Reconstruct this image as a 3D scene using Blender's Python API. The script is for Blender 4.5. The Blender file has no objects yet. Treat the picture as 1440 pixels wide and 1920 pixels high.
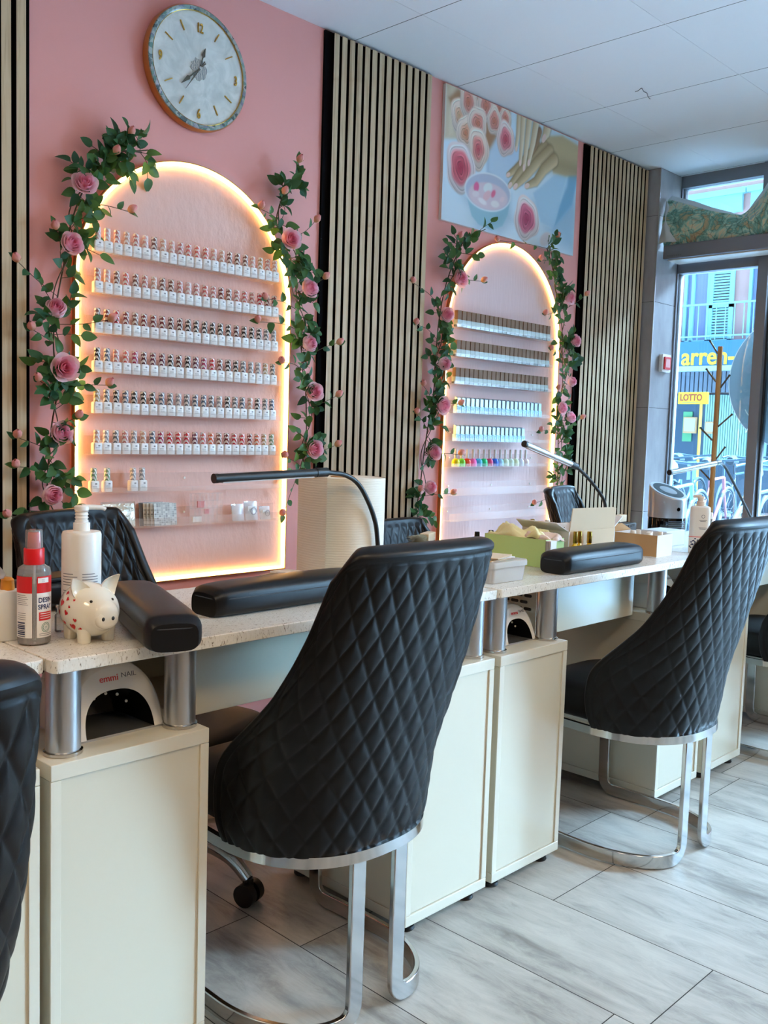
import bpy, math, random
import numpy as np
from mathutils import Vector, Matrix
random.seed(7)
RNG = np.random.default_rng(11)
SC = bpy.context.scene
COL = SC.collection
PI = math.pi

# ------------------------------------------------------------------ camera, world, exposure
WORLD_STRENGTH = 1.5
SKY_GLOW = 200.0            # bright overcast patch of sky up the street
GLOW_DIR = (0.50, -0.60, 0.62)
WORLD_COLOR = (0.46, 0.69, 1.0)
EXPOSURE = 0.95
PANEL_STRENGTH = 11.5
PANEL_COLOR = (1.0, 0.76, 0.48)
LED_STRENGTH = 9.5
LED_COLOR = (1.0, 0.56, 0.17)

cam_data = bpy.data.cameras.new('camera')
cam = bpy.data.objects.new('camera', cam_data)
COL.objects.link(cam)
YAW, WX, WZ, FPX = 0.79927531, 0.0852353, 0.03131833, 1771.7863
_b = np.array([[math.cos(YAW), -math.sin(YAW), 0], [0, 0, -1], [math.sin(YAW), math.cos(YAW), 0]])
_w = np.array([WX, 0, WZ]); _t = np.linalg.norm(_w); _k = _w / _t
_K = np.array([[0, -_k[2], _k[1]], [_k[2], 0, -_k[0]], [-_k[1], _k[0], 0]])
_R = (np.eye(3) + math.sin(_t) * _K + (1 - math.cos(_t)) * _K @ _K) @ _b
m3 = Matrix([[_R[0][i], -_R[1][i], -_R[2][i]] for i in range(3)])
cam.matrix_world = Matrix.Translation((0, -2.7, 1.16)) @ m3.to_4x4()
cam_data.sensor_fit = 'VERTICAL'
cam_data.sensor_height = 32.0
cam_data.lens = FPX * 32.0 / 1920.0
cam_data.clip_start = 0.02
SC.camera = cam

world = bpy.data.worlds.new('sky'); SC.world = world
world.use_nodes = True
_bg = world.node_tree.nodes['Background']
_wn = world.node_tree
_tc = _wn.nodes.new('ShaderNodeTexCoord'); _dt = _wn.nodes.new('ShaderNodeVectorMath'); _dt.operation = 'DOT_PRODUCT'
_dt.inputs[1].default_value = Vector(GLOW_DIR).normalized(); _wn.links.new(_tc.outputs['Generated'], _dt.inputs[0])
_mx = _wn.nodes.new('ShaderNodeMath'); _mx.operation = 'MAXIMUM'; _mx.inputs[1].default_value = 0.0; _wn.links.new(_dt.outputs['Value'], _mx.inputs[0])
_pw = _wn.nodes.new('ShaderNodeMath'); _pw.operation = 'POWER'; _pw.inputs[1].default_value = 9.0; _wn.links.new(_mx.outputs[0], _pw.inputs[0])
_ma = _wn.nodes.new('ShaderNodeMath'); _ma.operation = 'MULTIPLY_ADD'; _ma.inputs[1].default_value = SKY_GLOW; _ma.inputs[2].default_value = WORLD_STRENGTH; _wn.links.new(_pw.outputs[0], _ma.inputs[0])
_bg.inputs[0].default_value = (*WORLD_COLOR, 1); _wn.links.new(_ma.outputs[0], _bg.inputs[1])
SC.view_settings.view_transform = 'Standard'
SC.view_settings.look = 'None'
SC.view_settings.exposure = EXPOSURE
SC.view_settings.gamma = 1.0
SC.view_settings.use_curve_mapping = False
SC.cycles.use_denoising = True
SC.cycles.max_bounces = 10
SC.cycles.diffuse_bounces = 5
SC.cycles.transparent_max_bounces = 16
SC.cycles.sample_clamp_indirect = 6.0

# ------------------------------------------------------------------ helpers
def lin(c):
    if isinstance(c, str):
        c = tuple(int(c[i:i + 2], 16) / 255 for i in (0, 2, 4))
    return tuple((v / 12.92 if v <= .04045 else ((v + .055) / 1.055) ** 2.4) for v in c)

def slin(a):
    a = np.clip(np.asarray(a, float), 0, 1)
    return np.where(a <= .04045, a / 12.92, ((a + .055) / 1.055) ** 2.4)

MATS = {}
def mat(name, color='ffffff', rough=.5, metal=0., spec=.5, **kw):
    if name in MATS: return MATS[name]
    m = bpy.data.materials.new(name); m.use_nodes = True
    p = m.node_tree.nodes['Principled BSDF']
    p.inputs['Base Color'].default_value = (*lin(color), 1)
    p.inputs['Roughness'].default_value = rough
    p.inputs['Metallic'].default_value = metal
    p.inputs['Specular IOR Level'].default_value = spec
    for k, v in kw.items():
        p.inputs[k].default_value = v
    MATS[name] = m
    return m

class NT:
    def __init__(s, m):
        s.m = m; s.t = m.node_tree; s.p = s.t.nodes['Principled BSDF']
    def n(s, typ, **kw):
        nd = s.t.nodes.new(typ)
        for k, v in kw.items():
            if k.startswith('i_'):
                key = k[2:]
                nd.inputs[int(key) if key.isdigit() else key.replace('_', ' ')].default_value = v
            else: setattr(nd, k, v)
        return nd
    def l(s, a, b): s.t.links.new(a, b)
    def coord(s, scale=(1, 1, 1), src='Object'):
        tc = s.n('ShaderNodeTexCoord'); mp = s.n('ShaderNodeMapping')
        mp.inputs['Scale'].default_value = scale
        s.l(tc.outputs[src], mp.inputs['Vector']); return mp.outputs[0]
    def ramp(s, fac, stops, interp='LINEAR'):
        r = s.n('ShaderNodeValToRGB'); r.color_ramp.interpolation = interp
        e = r.color_ramp.elements
        while len(e) < len(stops): e.new(.5)
        for el, (pos, c) in zip(e, stops):
            el.position = pos; el.color = (*lin(c), 1)
        s.l(fac, r.inputs[0]); return r.outputs[0]
    def bump(s, h, strength=.2, dist=.01):
        b = s.n('ShaderNodeBump', i_Strength=strength, i_Distance=dist)
        s.l(h, b.inputs['Height']); s.l(b.outputs[0], s.p.inputs['Normal'])
    def base(s, o): s.l(o, s.p.inputs['Base Color'])

def link(o, parent=None):
    COL.objects.link(o)
    if parent is not None: o.parent = parent
    return o

def tag(o, label=None, cat=None, group=None, kind=None):
    if label: o['label'] = label
    if cat: o['category'] = cat
    if group: o['group'] = group
    if kind: o['kind'] = kind
    return o

def thing(name, label, cat, loc=(0, 0, 0), rotz=0., group=None):
    o = bpy.data.objects.new(name, None); o.empty_display_size = .05
    o.location = loc; o.rotation_euler = (0, 0, rotz)
    link(o); return tag(o, label, cat, group)

def copy_tree(o, parent=None):
    c = o.copy(); COL.objects.link(c)
    if parent is not None: c.parent = parent
    for ch in list(o.children): copy_tree(ch, c)
    return c

class MB:
    """collects polygons; build() links them as one mesh object"""
    def __init__(s): s.v = []; s.f = []; s.mi = []; s.cur = 0
    def add(s, verts, faces, M=None):
        b = len(s.v)
        for p in verts:
            p = Vector(p)
            s.v.append(tuple(M @ p) if M is not None else tuple(p))
        for f in faces:
            s.f.append(tuple(b + i for i in f)); s.mi.append(s.cur)
        return s
    def box(s, c, d, rot=(0, 0, 0)):
        x, y, z = d[0] / 2, d[1] / 2, d[2] / 2
        vs = [(-x, -y, -z), (x, -y, -z), (x, y, -z), (-x, y, -z), (-x, -y, z), (x, -y, z), (x, y, z), (-x, y, z)]
        fs = [(0, 3, 2, 1), (4, 5, 6, 7), (0, 1, 5, 4), (1, 2, 6, 5), (2, 3, 7, 6), (3, 0, 4, 7)]
        from mathutils import Euler
        M = Matrix.Translation(c) @ Euler(rot).to_matrix().to_4x4()
        return s.add(vs, fs, M)
    def span(s, a, b):
        return s.box([(a[i] + b[i]) / 2 for i in range(3)], [abs(b[i] - a[i]) for i in range(3)])
    def lathe(s, prof, c=(0, 0, 0), n=32, M=None, cap=True):
        vs = []; fs = []
        for r, z in prof:
            for i in range(n):
                a = 2 * PI * i / n
                vs.append((c[0] + r * math.cos(a), c[1] + r * math.sin(a), c[2] + z))
        k = len(prof)
        for j in range(k - 1):
            for i in range(n):
                i2 = (i + 1) % n
                fs.append((j * n + i, j * n + i2, (j + 1) * n + i2, (j + 1) * n + i))
        if cap:
            fs.append(tuple(range(n - 1, -1, -1))); fs.append(tuple((k - 1) * n + i for i in range(n)))
        return s.add(vs, fs, M)
    def cyl(s, a, b, r, n=20, r2=None):
        a = Vector(a); b = Vector(b); d = b - a
        M = Matrix.Translation(a) @ d.to_track_quat('Z', 'Y').to_matrix().to_4x4()
        return s.lathe([(r, 0), (r if r2 is None else r2, d.length)], n=n, M=M)
    def tube(s, pts, r, n=10, cap=True):
        pts = [Vector(p) for p in pts]
        rs = r if isinstance(r, (list, tuple)) else [r] * len(pts)
        vs = []; fs = []
        T = []
        for i in range(len(pts)):
            t = (pts[min(i + 1, len(pts) - 1)] - pts[max(i - 1, 0)])
            T.append(t.normalized() if t.length > 1e-9 else Vector((0, 0, 1)))
        nrm = T[0].orthogonal().normalized()
        for i, p in enumerate(pts):
            if i: nrm = (nrm - T[i] * nrm.dot(T[i])).normalized()
            bn = T[i].cross(nrm)
            for k in range(n):
                a = 2 * PI * k / n
                vs.append(p + (nrm * math.cos(a) + bn * math.sin(a)) * rs[i])
        for i in range(len(pts) - 1):
            for k in range(n):
                k2 = (k + 1) % n
                fs.append((i * n + k, i * n + k2, (i + 1) * n + k2, (i + 1) * n + k))
        if cap:
            fs.append(tuple(range(n - 1, -1, -1))); fs.append(tuple((len(pts) - 1) * n + k for k in range(n)))
        return s.add(vs, fs)
    def ribbon(s, pts, nrms, w, t, closed=False):
        """rectangular bar swept on pts, thickness t along nrms, width w across"""
        pts = [Vector(p) for p in pts]; vs = []; fs = []; n = len(pts)
        for i, p in enumerate(pts):
            if closed: tg = pts[(i + 1) % n] - pts[i - 1]
            else: tg = pts[min(i + 1, n - 1)] - pts[max(i - 1, 0)]
            tg.normalize(); nn = Vector(nrms[i]); nn = (nn - tg * nn.dot(tg)).normalized()
            W = tg.cross(nn)
            for a, b in ((-1, -1), (1, -1), (1, 1), (-1, 1)):
                vs.append(p + W * (a * w / 2) + nn * (b * t / 2))
        for i in range(n if closed else n - 1):
            j = (i + 1) % n
            for k in range(4):
                k2 = (k + 1) % 4
                fs.append((i * 4 + k, j * 4 + k, j * 4 + k2, i * 4 + k2))
        if not closed:
            fs.append((0, 1, 2, 3)); fs.append(tuple((n - 1) * 4 + k for k in (3, 2, 1, 0)))
        return s.add(vs, fs)
    def prism(s, poly, h, M=None):
        """poly in xy, extruded to z=h"""
        n = len(poly)
        vs = [(x, y, 0) for x, y in poly] + [(x, y, h) for x, y in poly]
        fs = [tuple(range(n - 1, -1, -1)), tuple(range(n, 2 * n))]
        fs += [(i, (i + 1) % n, n + (i + 1) % n, n + i) for i in range(n)]
        return s.add(vs, fs, M)
    def ell(s, c, r, nu=20, nv=12, M=None):
        vs = []; fs = []
        for j in range(nv + 1):
            b = -PI / 2 + PI * j / nv
            for i in range(nu):
                a = 2 * PI * i / nu
                vs.append((c[0] + r[0] * math.cos(b) * math.cos(a), c[1] + r[1] * math.cos(b) * math.sin(a), c[2] + r[2] * math.sin(b)))
        for j in range(nv):
            for i in range(nu):
                i2 = (i + 1) % nu
                fs.append((j * nu + i, j * nu + i2, (j + 1) * nu + i2, (j + 1) * nu + i))
        return s.add(vs, fs, M)
    def grid(s, P, wrap=False):
        """P array [a][b][3]"""
        A = len(P); B = len(P[0]); vs = [tuple(P[i][j]) for i in range(A) for j in range(B)]
        fs = [(i * B + j, i * B + (j + 1) % B, (i + 1) * B + (j + 1) % B, (i + 1) * B + j)
              for i in range(A - 1) for j in range(B if wrap else B - 1)]
        return s.add(vs, fs)
    def mesh(s, name, mats, smooth=None):
        me = bpy.data.meshes.new(name)
        me.from_pydata(s.v, [], s.f)
        for m in (mats if isinstance(mats, (list, tuple)) else [mats]): me.materials.append(m)
        if len(me.materials) > 1: me.polygons.foreach_set('material_index', s.mi)
        if smooth is not None:
            me.polygons.foreach_set('use_smooth', [True] * len(me.polygons))
            if smooth < 180: me.set_sharp_from_angle(angle=math.radians(smooth))
        me.update(); return me
    def build(s, name, mats, parent=None, smooth=None, bevel=0., loc=None, seg=2, rotz=None):
        me = s.mesh(name, mats, smooth if smooth is not None else (35 if bevel else None))
        o = bpy.data.objects.new(name, me); link(o, parent)
        if loc is not None: o.location = loc
        if rotz is not None: o.rotation_euler = (0, 0, rotz)
        if bevel:
            b = o.modifiers.new('bevel', 'BEVEL'); b.width = bevel; b.segments = seg
            b.limit_method = 'ANGLE'; b.angle_limit = math.radians(40); b.harden_normals = True
        return o

def rrect(w, h, r, n=5):
    """rounded rectangle polygon centred on 0"""
    out = []
    for cx, cy, a0 in ((w / 2 - r, h / 2 - r, 0), (-w / 2 + r, h / 2 - r, 90), (-w / 2 + r, -h / 2 + r, 180), (w / 2 - r, -h / 2 + r, 270)):
        for i in range(n + 1):
            a = math.radians(a0 + 90 * i / n)
            out.append((cx + r * math.cos(a), cy + r * math.sin(a)))
    return out

def spline(pts, n=8):
    """Catmull-Rom through pts"""
    pts = [Vector(p) for p in pts]; out = []
    for i in range(len(pts) - 1):
        p0 = pts[max(i - 1, 0)]; p1 = pts[i]; p2 = pts[i + 1]; p3 = pts[min(i + 2, len(pts) - 1)]
        for k in range(n):
            t = k / n
            out.append(.5 * ((2 * p1) + (p2 - p0) * t + (2 * p0 - 5 * p1 + 4 * p2 - p3) * t * t + (3 * p1 - p0 - 3 * p2 + p3) * t ** 3))
    out.append(pts[-1]); return out

def text_polys(txt, size=1., sx=1., ext=0., align='LEFT', bold=0.):
    cu = bpy.data.curves.new('t', 'FONT'); cu.body = txt; cu.size = size; cu.extrude = ext
    cu.align_x = align; cu.offset = bold; cu.resolution_u = 4
    o = bpy.data.objects.new('t', cu); COL.objects.link(o)
    me = bpy.data.meshes.new_from_object(o.evaluated_get(bpy.context.evaluated_depsgraph_get()))
    v = [(p.co.x * sx, p.co.y, p.co.z) for p in me.vertices]; f = [tuple(p.vertices) for p in me.polygons]
    bpy.data.objects.remove(o); bpy.data.curves.remove(cu); bpy.data.meshes.remove(me)
    return v, f
# text lying in the xz plane facing -y
TXZ = Matrix(((1, 0, 0, 0), (0, 0, -1, 0), (0, 1, 0, 0), (0, 0, 0, 1)))

ORD = ['first', 'second', 'third', 'fourth', 'fifth', 'sixth', 'seventh', 'eighth', 'ninth', 'tenth', 'eleventh', 'twelfth',
       'thirteenth', 'fourteenth', 'fifteenth', 'sixteenth', 'seventeenth', 'eighteenth', 'nineteenth', 'twentieth', 'twenty-first', 'twenty-second', 'twenty-third', 'twenty-fourth']

# ------------------------------------------------------------------ materials
m_pink = mat('pink_paint', 'eda299', .55, spec=.3)
t = NT(m_pink); nz = t.n('ShaderNodeTexNoise', i_Scale=40., i_Detail=4.); t.l(t.coord(), nz.inputs['Vector']); t.bump(nz.outputs[0], .08, .004)
m_white_wall = mat('white_paint', 'e6e2da', .7)
m_room = mat('taupe_wall', '8f857c', .7)
m_ceil = mat('ceiling_tile', 'eceef0', .8, spec=.2)
t = NT(m_ceil); nz = t.n('ShaderNodeTexNoise', i_Scale=300., i_Detail=2.); t.l(t.coord(), nz.inputs['Vector']); t.bump(nz.outputs[0], .1, .002)
m_gap = mat('dark_gap', '30302e', .9)
m_arch = mat('arch_plaster', 'e8bcae', .6, spec=.3)
t = NT(m_arch); nz = t.n('ShaderNodeTexNoise', i_Scale=28., i_Detail=6., i_Roughness=.6); t.l(t.coord((1, 1, .55)), nz.inputs['Vector']); t.bump(nz.outputs[0], .35, .012)
m_arch2 = mat('arch_plaster_pale', 'e4c6c4', .6, spec=.3)
t = NT(m_arch2); nz = t.n('ShaderNodeTexNoise', i_Scale=30., i_Detail=4.); t.l(t.coord((2.5, 1, .3)), nz.inputs['Vector']); t.bump(nz.outputs[0], .25, .008)
m_gold = mat('gold_edge', 'b9854a', .35, .6)
def emit(name, color, strength):
    m = bpy.data.materials.new(name); m.use_nodes = True; nt = m.node_tree
    nt.nodes.remove(nt.nodes['Principled BSDF'])
    e = nt.nodes.new('ShaderNodeEmission'); e.inputs[0].default_value = (*color, 1); e.inputs[1].default_value = strength
    nt.links.new(e.outputs[0], nt.nodes['Material Output'].inputs[0]); return m
m_led = emit('led_strip_light', LED_COLOR, LED_STRENGTH)
m_panel = emit('ceiling_panel_light', PANEL_COLOR, PANEL_STRENGTH)

def wood(name, c1, c2, sc=(60, 60, 2.2), rough=.55):
    m = mat(name, c1, rough, spec=.3); t = NT(m)
    nz = t.n('ShaderNodeTexNoise', i_Scale=1., i_Detail=5., i_Roughness=.65, i_Distortion=.6); t.l(t.coord(sc), nz.inputs['Vector'])
    t.base(t.ramp(nz.outputs[0], [(.3, c2), (.55, c1), (.8, c1)])); return m
m_oak = wood('oak_slat', 'd0b591', 'ab8d69')
m_felt = mat('black_felt', '08080a', .95, spec=.1)
m_rackwood = wood('rack_wood', 'b98b55', '936a3c')
m_card = mat('cardboard', 'b98f63', .8, spec=.2)
m_cardw = mat('white_card', 'e2dfdc', .6)
m_cardt = mat('tan_card', 'd8bfa0', .75, spec=.2)

m_floor = mat('floor_tile', 'bdb8ae', .42, spec=.4); t = NT(m_floor)
at = t.n('ShaderNodeAttribute', attribute_name='tile')
mx = t.n('ShaderNodeVectorMath', operation='SCALE'); mx.inputs['Scale'].default_value = 37.
t.l(at.outputs['Color'], mx.inputs[0])
ad = t.n('ShaderNodeVectorMath', operation='ADD'); t.l(t.coord((11, 2.6, 1)), ad.inputs[0]); t.l(mx.outputs[0], ad.inputs[1])
n1 = t.n('ShaderNodeTexNoise', i_Scale=2.4, i_Detail=11., i_Roughness=.76, i_Distortion=.7); t.l(ad.outputs[0], n1.inputs['Vector'])
n2 = t.n('ShaderNodeTexNoise', i_Scale=.9, i_Detail=3.); t.l(ad.outputs[0], n2.inputs['Vector'])
mixf = t.n('ShaderNodeMath', operation='ADD'); t.l(n1.outputs[0], mixf.inputs[0]); t.l(n2.outputs[0], mixf.inputs[1])
half = t.n('ShaderNodeMath', operation='MULTIPLY'); half.inputs[1].default_value = .5; t.l(mixf.outputs[0], half.inputs[0])
t.base(t.ramp(half.outputs[0], [(.30, '66625c'), (.42, '8d8982'), (.50, 'a7a299'), (.60, 'b7b2a8'), (.74, 'c2bdb2')]))
t.bump(n1.outputs[0], .08, .004)

m_cream = mat('cream_laminate', 'd3cbb6', .22, spec=.5)
m_cream_edge = mat('cream_edge', 'd6cfbc', .3, spec=.5)
m_blackplastic = mat('black_plastic', '0c0c0e', .4)
m_blackgloss = mat('black_gloss', '050608', .08)
m_alu = mat('brushed_aluminium', 'c4c6c9', .33, .9)
m_chrome = mat('chrome', 'c6c4c2', .12, 1.)
m_darkchrome = mat('gunmetal', '6a675f', .25, 1.)

m_quartz = mat('quartz_top', 'e4dfd4', .22, spec=.5); t = NT(m_quartz)
v1 = t.n('ShaderNodeTexVoronoi', i_Scale=120.); t.l(t.coord((1, 1, .8)), v1.inputs['Vector'])
nz = t.n('ShaderNodeTexNoise', i_Scale=150., i_Detail=3., i_Distortion=2.); t.l(t.coord((1, 1, .45)), nz.inputs['Vector'])
t.base(t.ramp(nz.outputs[0], [(.28, '6d6355'), (.35, 'b9b0a2'), (.40, 'e2ddd1'), (.7, 'ebe7de')]))

m_leather = mat('black_leather', '06080c', .43, spec=.26); t = NT(m_leather)
nz = t.n('ShaderNodeTexVoronoi', i_Scale=420.); t.l(t.coord(), nz.inputs['Vector']); t.bump(nz.outputs[0], .05, .0006)
m_leather_s = mat('black_leather_smooth', '08090c', .38, spec=.32)
m_seat = mat('black_seat_leather', '0b0c0e', .55, spec=.25)
m_stitch = mat('stitch', '3a3d42', .7)

m_leaf = mat('rose_leaf', '2f5a2c', .45, spec=.35); t = NT(m_leaf)
at = t.n('ShaderNodeAttribute', attribute_name='tint')
t.base(t.ramp(at.outputs['Fac'], [(0., '2a5145'), (.45, '3c6a3e'), (.8, '5f8638'), (1., '879c3c')]))
m_stem = mat('vine_stem', '4a3b22', .6)
def translucent(m, fac):
    t = NT(m); out = t.t.nodes['Material Output']; mxs = t.n('ShaderNodeMixShader'); mxs.inputs[0].default_value = fac
    tl = t.n('ShaderNodeBsdfTranslucent'); lk = t.p.inputs['Base Color'].links
    if lk: t.l(lk[0].from_socket, tl.inputs[0])
    t.l(t.p.outputs[0], mxs.inputs[1]); t.l(tl.outputs[0], mxs.inputs[2]); t.l(mxs.outputs[0], out.inputs[0])
translucent(m_leaf, .35)
m_rose = mat('rose_petal', 'efb0bb', .6, spec=.2); t = NT(m_rose)
at = t.n('ShaderNodeAttribute', attribute_name='tint')
t.base(t.ramp(at.outputs['Fac'], [(0., 'f07f9c'), (.5, 'fcb6c4'), (1., 'ffdfe3')])); translucent(m_rose, .3)
m_bud = mat('bud_petal', 'ef9a90', .6, spec=.2); t = NT(m_bud)
at = t.n('ShaderNodeAttribute', attribute_name='tint')
t.base(t.ramp(at.outputs['Fac'], [(0., 'f0c48c'), (.5, 'f2ab98'), (1., 'ee959a')])); translucent(m_bud, .25)

def glassy(name, tint, alpha, rough=.05):
    """thin clear sheet: transparent with a fresnel gloss and a little body colour"""
    m = bpy.data.materials.new(name); m.use_nodes = True; nt = m.node_tree
    nt.nodes.remove(nt.nodes['Principled BSDF'])
    tr = nt.nodes.new('ShaderNodeBsdfTransparent'); tr.inputs[0].default_value = (*lin(tint), 1)
    gl = nt.nodes.new('ShaderNodeBsdfGlossy'); gl.inputs['Roughness'].default_value = rough
    df = nt.nodes.new('ShaderNodeBsdfDiffuse'); df.inputs[0].default_value = (*lin('f2f2f2'), 1)
    fr = nt.nodes.new('ShaderNodeFresnel'); fr.inputs[0].default_value = 1.45
    m1 = nt.nodes.new('ShaderNodeMixShader'); m1.inputs[0].default_value = alpha
    m2 = nt.nodes.new('ShaderNodeMixShader')
    L = nt.links.new
    L(tr.outputs[0], m1.inputs[1]); L(df.outputs[0], m1.inputs[2])
    L(fr.outputs[0], m2.inputs[0]); L(m1.outputs[0], m2.inputs[1]); L(gl.outputs[0], m2.inputs[2])
    L(m2.outputs[0], nt.nodes['Material Output'].inputs[0])
    MATS[name] = m; return m
m_pane = glassy('window_glass', 'f2fbfb', 0.0, .0)
m_acryl = bpy.data.materials.new('clear_acrylic'); m_acryl.use_nodes = True
_nt = m_acryl.node_tree; _nt.nodes.remove(_nt.nodes['Principled BSDF'])
_tr = _nt.nodes.new('ShaderNodeBsdfTransparent'); _tr.inputs[0].default_value = (1, .99, .985, 1)
_tl = _nt.nodes.new('ShaderNodeBsdfTranslucent'); _tl.inputs[0].default_value = (.95, .93, .92, 1)
_df = _nt.nodes.new('ShaderNodeBsdfDiffuse'); _df.inputs[0].default_value = (.95, .93, .92, 1)
_gl = _nt.nodes.new('ShaderNodeBsdfGlossy'); _gl.inputs['Roughness'].default_value = .25
_a = _nt.nodes.new('ShaderNodeMixShader'); _b2 = _nt.nodes.new('ShaderNodeMixShader'); _c = _nt.nodes.new('ShaderNodeMixShader')
_a.inputs[0].default_value = .5; _b2.inputs[0].default_value = .10; _c.inputs[0].default_value = .02
_nt.links.new(_tl.outputs[0], _a.inputs[1]); _nt.links.new(_df.outputs[0], _a.inputs[2])
_nt.links.new(_tr.outputs[0], _b2.inputs[1]); _nt.links.new(_a.outputs[0], _b2.inputs[2])
_nt.links.new(_b2.outputs[0], _c.inputs[1]); _nt.links.new(_gl.outputs[0], _c.inputs[2])
_nt.links.new(_c.outputs[0], _nt.nodes['Material Output'].inputs[0])
m_clear = glassy('clear_plastic', 'f6f4f2', .22)
m_milky = glassy('milky_plastic', 'fbfbfb', .5, .2)
m_whiteplastic = mat('white_plastic', 'e9e6df', .3)
m_red = mat('red_plastic', 'd8141c', .35)
m_redprint = mat('red_print', 'd3171d', .5)
m_blueprint = mat('blue_print', '26335c', .6)
m_greenprint = mat('green_print', '2b7a63', .6)
m_greyprint = mat('grey_print', '6b6b70', .6)
m_label = mat('paper_label', 'eae7e4', .55)

# ------------------------------------------------------------------ setting
CEIL = 2.62
def struct(o, label=None):
    o['kind'] = 'structure'
    return o
struct(MB().span((-2.3, 0, -.1), (5.062, .12, 2.8)).build('wall_back', m_pink))
struct(MB().span((-2.42, -5.1, -.1), (-2.3, .12, 2.8)).build('wall_left', m_room))
struct(MB().span((-2.3, -5.22, -.1), (5.3, -5.1, 2.8)).build('wall_front', m_room))

# floor: one mesh of tiles laid lengthwise towards the wall with thin joints
fb = MB(); tints = []
fb.span((-2.3, -5.1, -.1), (5.1, 0, -.0025)); tints += [0.] * 8
offs = {0: -1.17, 1: -1.857, 2: -1.437, 3: -1.24, 4: -1.332}
fb.cur = 1
for k in range(-13, 13):
    x0 = 1.35 + .303 * k; off = offs.get(k, RNG.uniform(-1.8, -1.2))
    for j in range(-8, 9):
        y0 = off + .62 * j
        xa, xb = max(x0 + .0012, -2.3), min(x0 + .303 - .0012, 5.1)
        ya, yb = max(y0 + .0012, -5.1), min(y0 + .62 - .0012, 0)
        if xb - xa < .01 or yb - ya < .01: continue
        fb.add([(xa, ya, 0), (xb, ya, 0), (xb, yb, 0), (xa, yb, 0)], [(0, 1, 2, 3)])
        tints += [float(RNG.uniform())] * 4
floor = struct(fb.build('floor', [m_gap, m_floor]))
a = floor.data.attributes.new('tile', 'FLOAT_COLOR', 'POINT')
cols = np.zeros((len(tints), 4)); cols[:, 0] = tints; cols[:, 1] = (np.array(tints) * 7.31) % 1; cols[:, 2] = (np.array(tints) * 3.7) % 1; cols[:, 3] = 1
a.data.foreach_set('color', cols.ravel())

# ceiling: suspended tiles, dark hairline joints across, shallow band joints along
cb = MB(); cb.span((-2.3, -5.1, CEIL + .004), (5.1, 0, CEIL + .12)); cb.cur = 1
xs = [3.142 + .607 * k for k in range(-9, 4)]; ys = [-.352 - .605 * k for k in range(-1, 8)]
for xa in xs:
    for yb in ys:
        x0, x1 = max(xa + .0016, -2.3), min(xa + .607 - .0016, 5.1)
        y1, y0 = min(yb - .0006, 0), max(yb - .605 + .0006, -5.1)
        if x1 - x0 > .01 and y1 - y0 > .01:
            cb.add([(x0, y0, CEIL), (x1, y0, CEIL), (x1, y1, CEIL), (x0, y1, CEIL)], [(3, 2, 1, 0)])
            # bevelled long edge
            cb.add([(x0, y0 - .0006, CEIL + .003), (x1, y0 - .0006, CEIL + .003), (x1, y0, CEIL), (x0, y0, CEIL)], [(3, 2, 1, 0)])
struct(cb.build('ceiling', [m_gap, m_ceil]))

# tiled column and window reveal at the right end of the pink wall
m_coltile = mat('grey_wall_tile', '9a989a', .4, spec=.4); t = NT(m_coltile)
nz = t.n('ShaderNodeTexNoise', i_Scale=6., i_Detail=6., i_Roughness=.65); t.l(t.coord((1, 1, .35)), nz.inputs['Vector'])
t.base(t.ramp(nz.outputs[0], [(.3, '8b898b'), (.5, '9c9a9c'), (.7, 'adabab')]))
cb = MB(); cb.span((4.752, -.088, 0), (5.062, 0, CEIL - .001)); cb.cur = 1
zs = [0, .19, .76, 1.336, 1.91, 2.37, CEIL - .002]
for z0, z1 in zip(zs[:-1], zs[1:]):
    cb.span((4.75, -.0895, z0 + .0012), (5.061, -.001, z1 - .0012))
cb.cur = 2; cb.span((4.747, -.0925, 0), (4.752, -.0875, CEIL - .003))
struct(cb.build('wall_column', [m_gap, m_coltile, m_alu]))

# window wall
m_frame = mat('grey_window_frame', '7d7f86', .4, .35)
m_seal = mat('dark_seal', '23272b', .5)
def win_root(name):
    o = bpy.data.objects.new(name, None); link(o); o['kind'] = 'structure'; return o
WX0, WX1 = 4.985, 5.06
w1 = win_root('window_1')
fr = MB()
fr.span((WX0, -.0965, 0), (WX1, -.0905, CEIL)); fr.span((WX0, -5.1, 2.555), (WX1, -.09, CEIL)); fr.span((WX0, -5.1, 0), (WX1, -.09, .07))
fr.span((WX0, -5.1, 2.09), (WX1, -.09, 2.16))
mull = [-.582, -1.95, -2.95, -4.1]
for y in mull:
    fr.span((WX0 - .01, y - .027, 0), (WX1, y + .027, CEIL))
fr.cur = 1
fr.span((WX0 + .02, -.099, .06), (WX1 - .01, -.0965, 2.56))
for y in mull: fr.span((WX0 + .02, y - .037, .06), (WX1 - .01, y - .027, 2.56))
fr.build('window_frame', [m_frame, m_seal], w1, bevel=.002)
edges = [-.0985] + mull + [-5.1]
for a_, b_ in zip(edges[:-1], edges[1:]):
    for z0, z1 in ((.07, 2.09), (2.16, 2.555)):
        MB().span((WX0 + .035, b_ + (.03 if b_ > -5 else 0), z0), (WX0 + .041, a_ - (.03 if a_ < -.2 else 0), z1)).build('window_glass', m_pane, w1)
# facade strip above and beside the glazing outside
struct(MB().span((5.0, -5.1, CEIL), (5.3, 0, 2.9)).build('wall_right', m_coltile))

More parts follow.
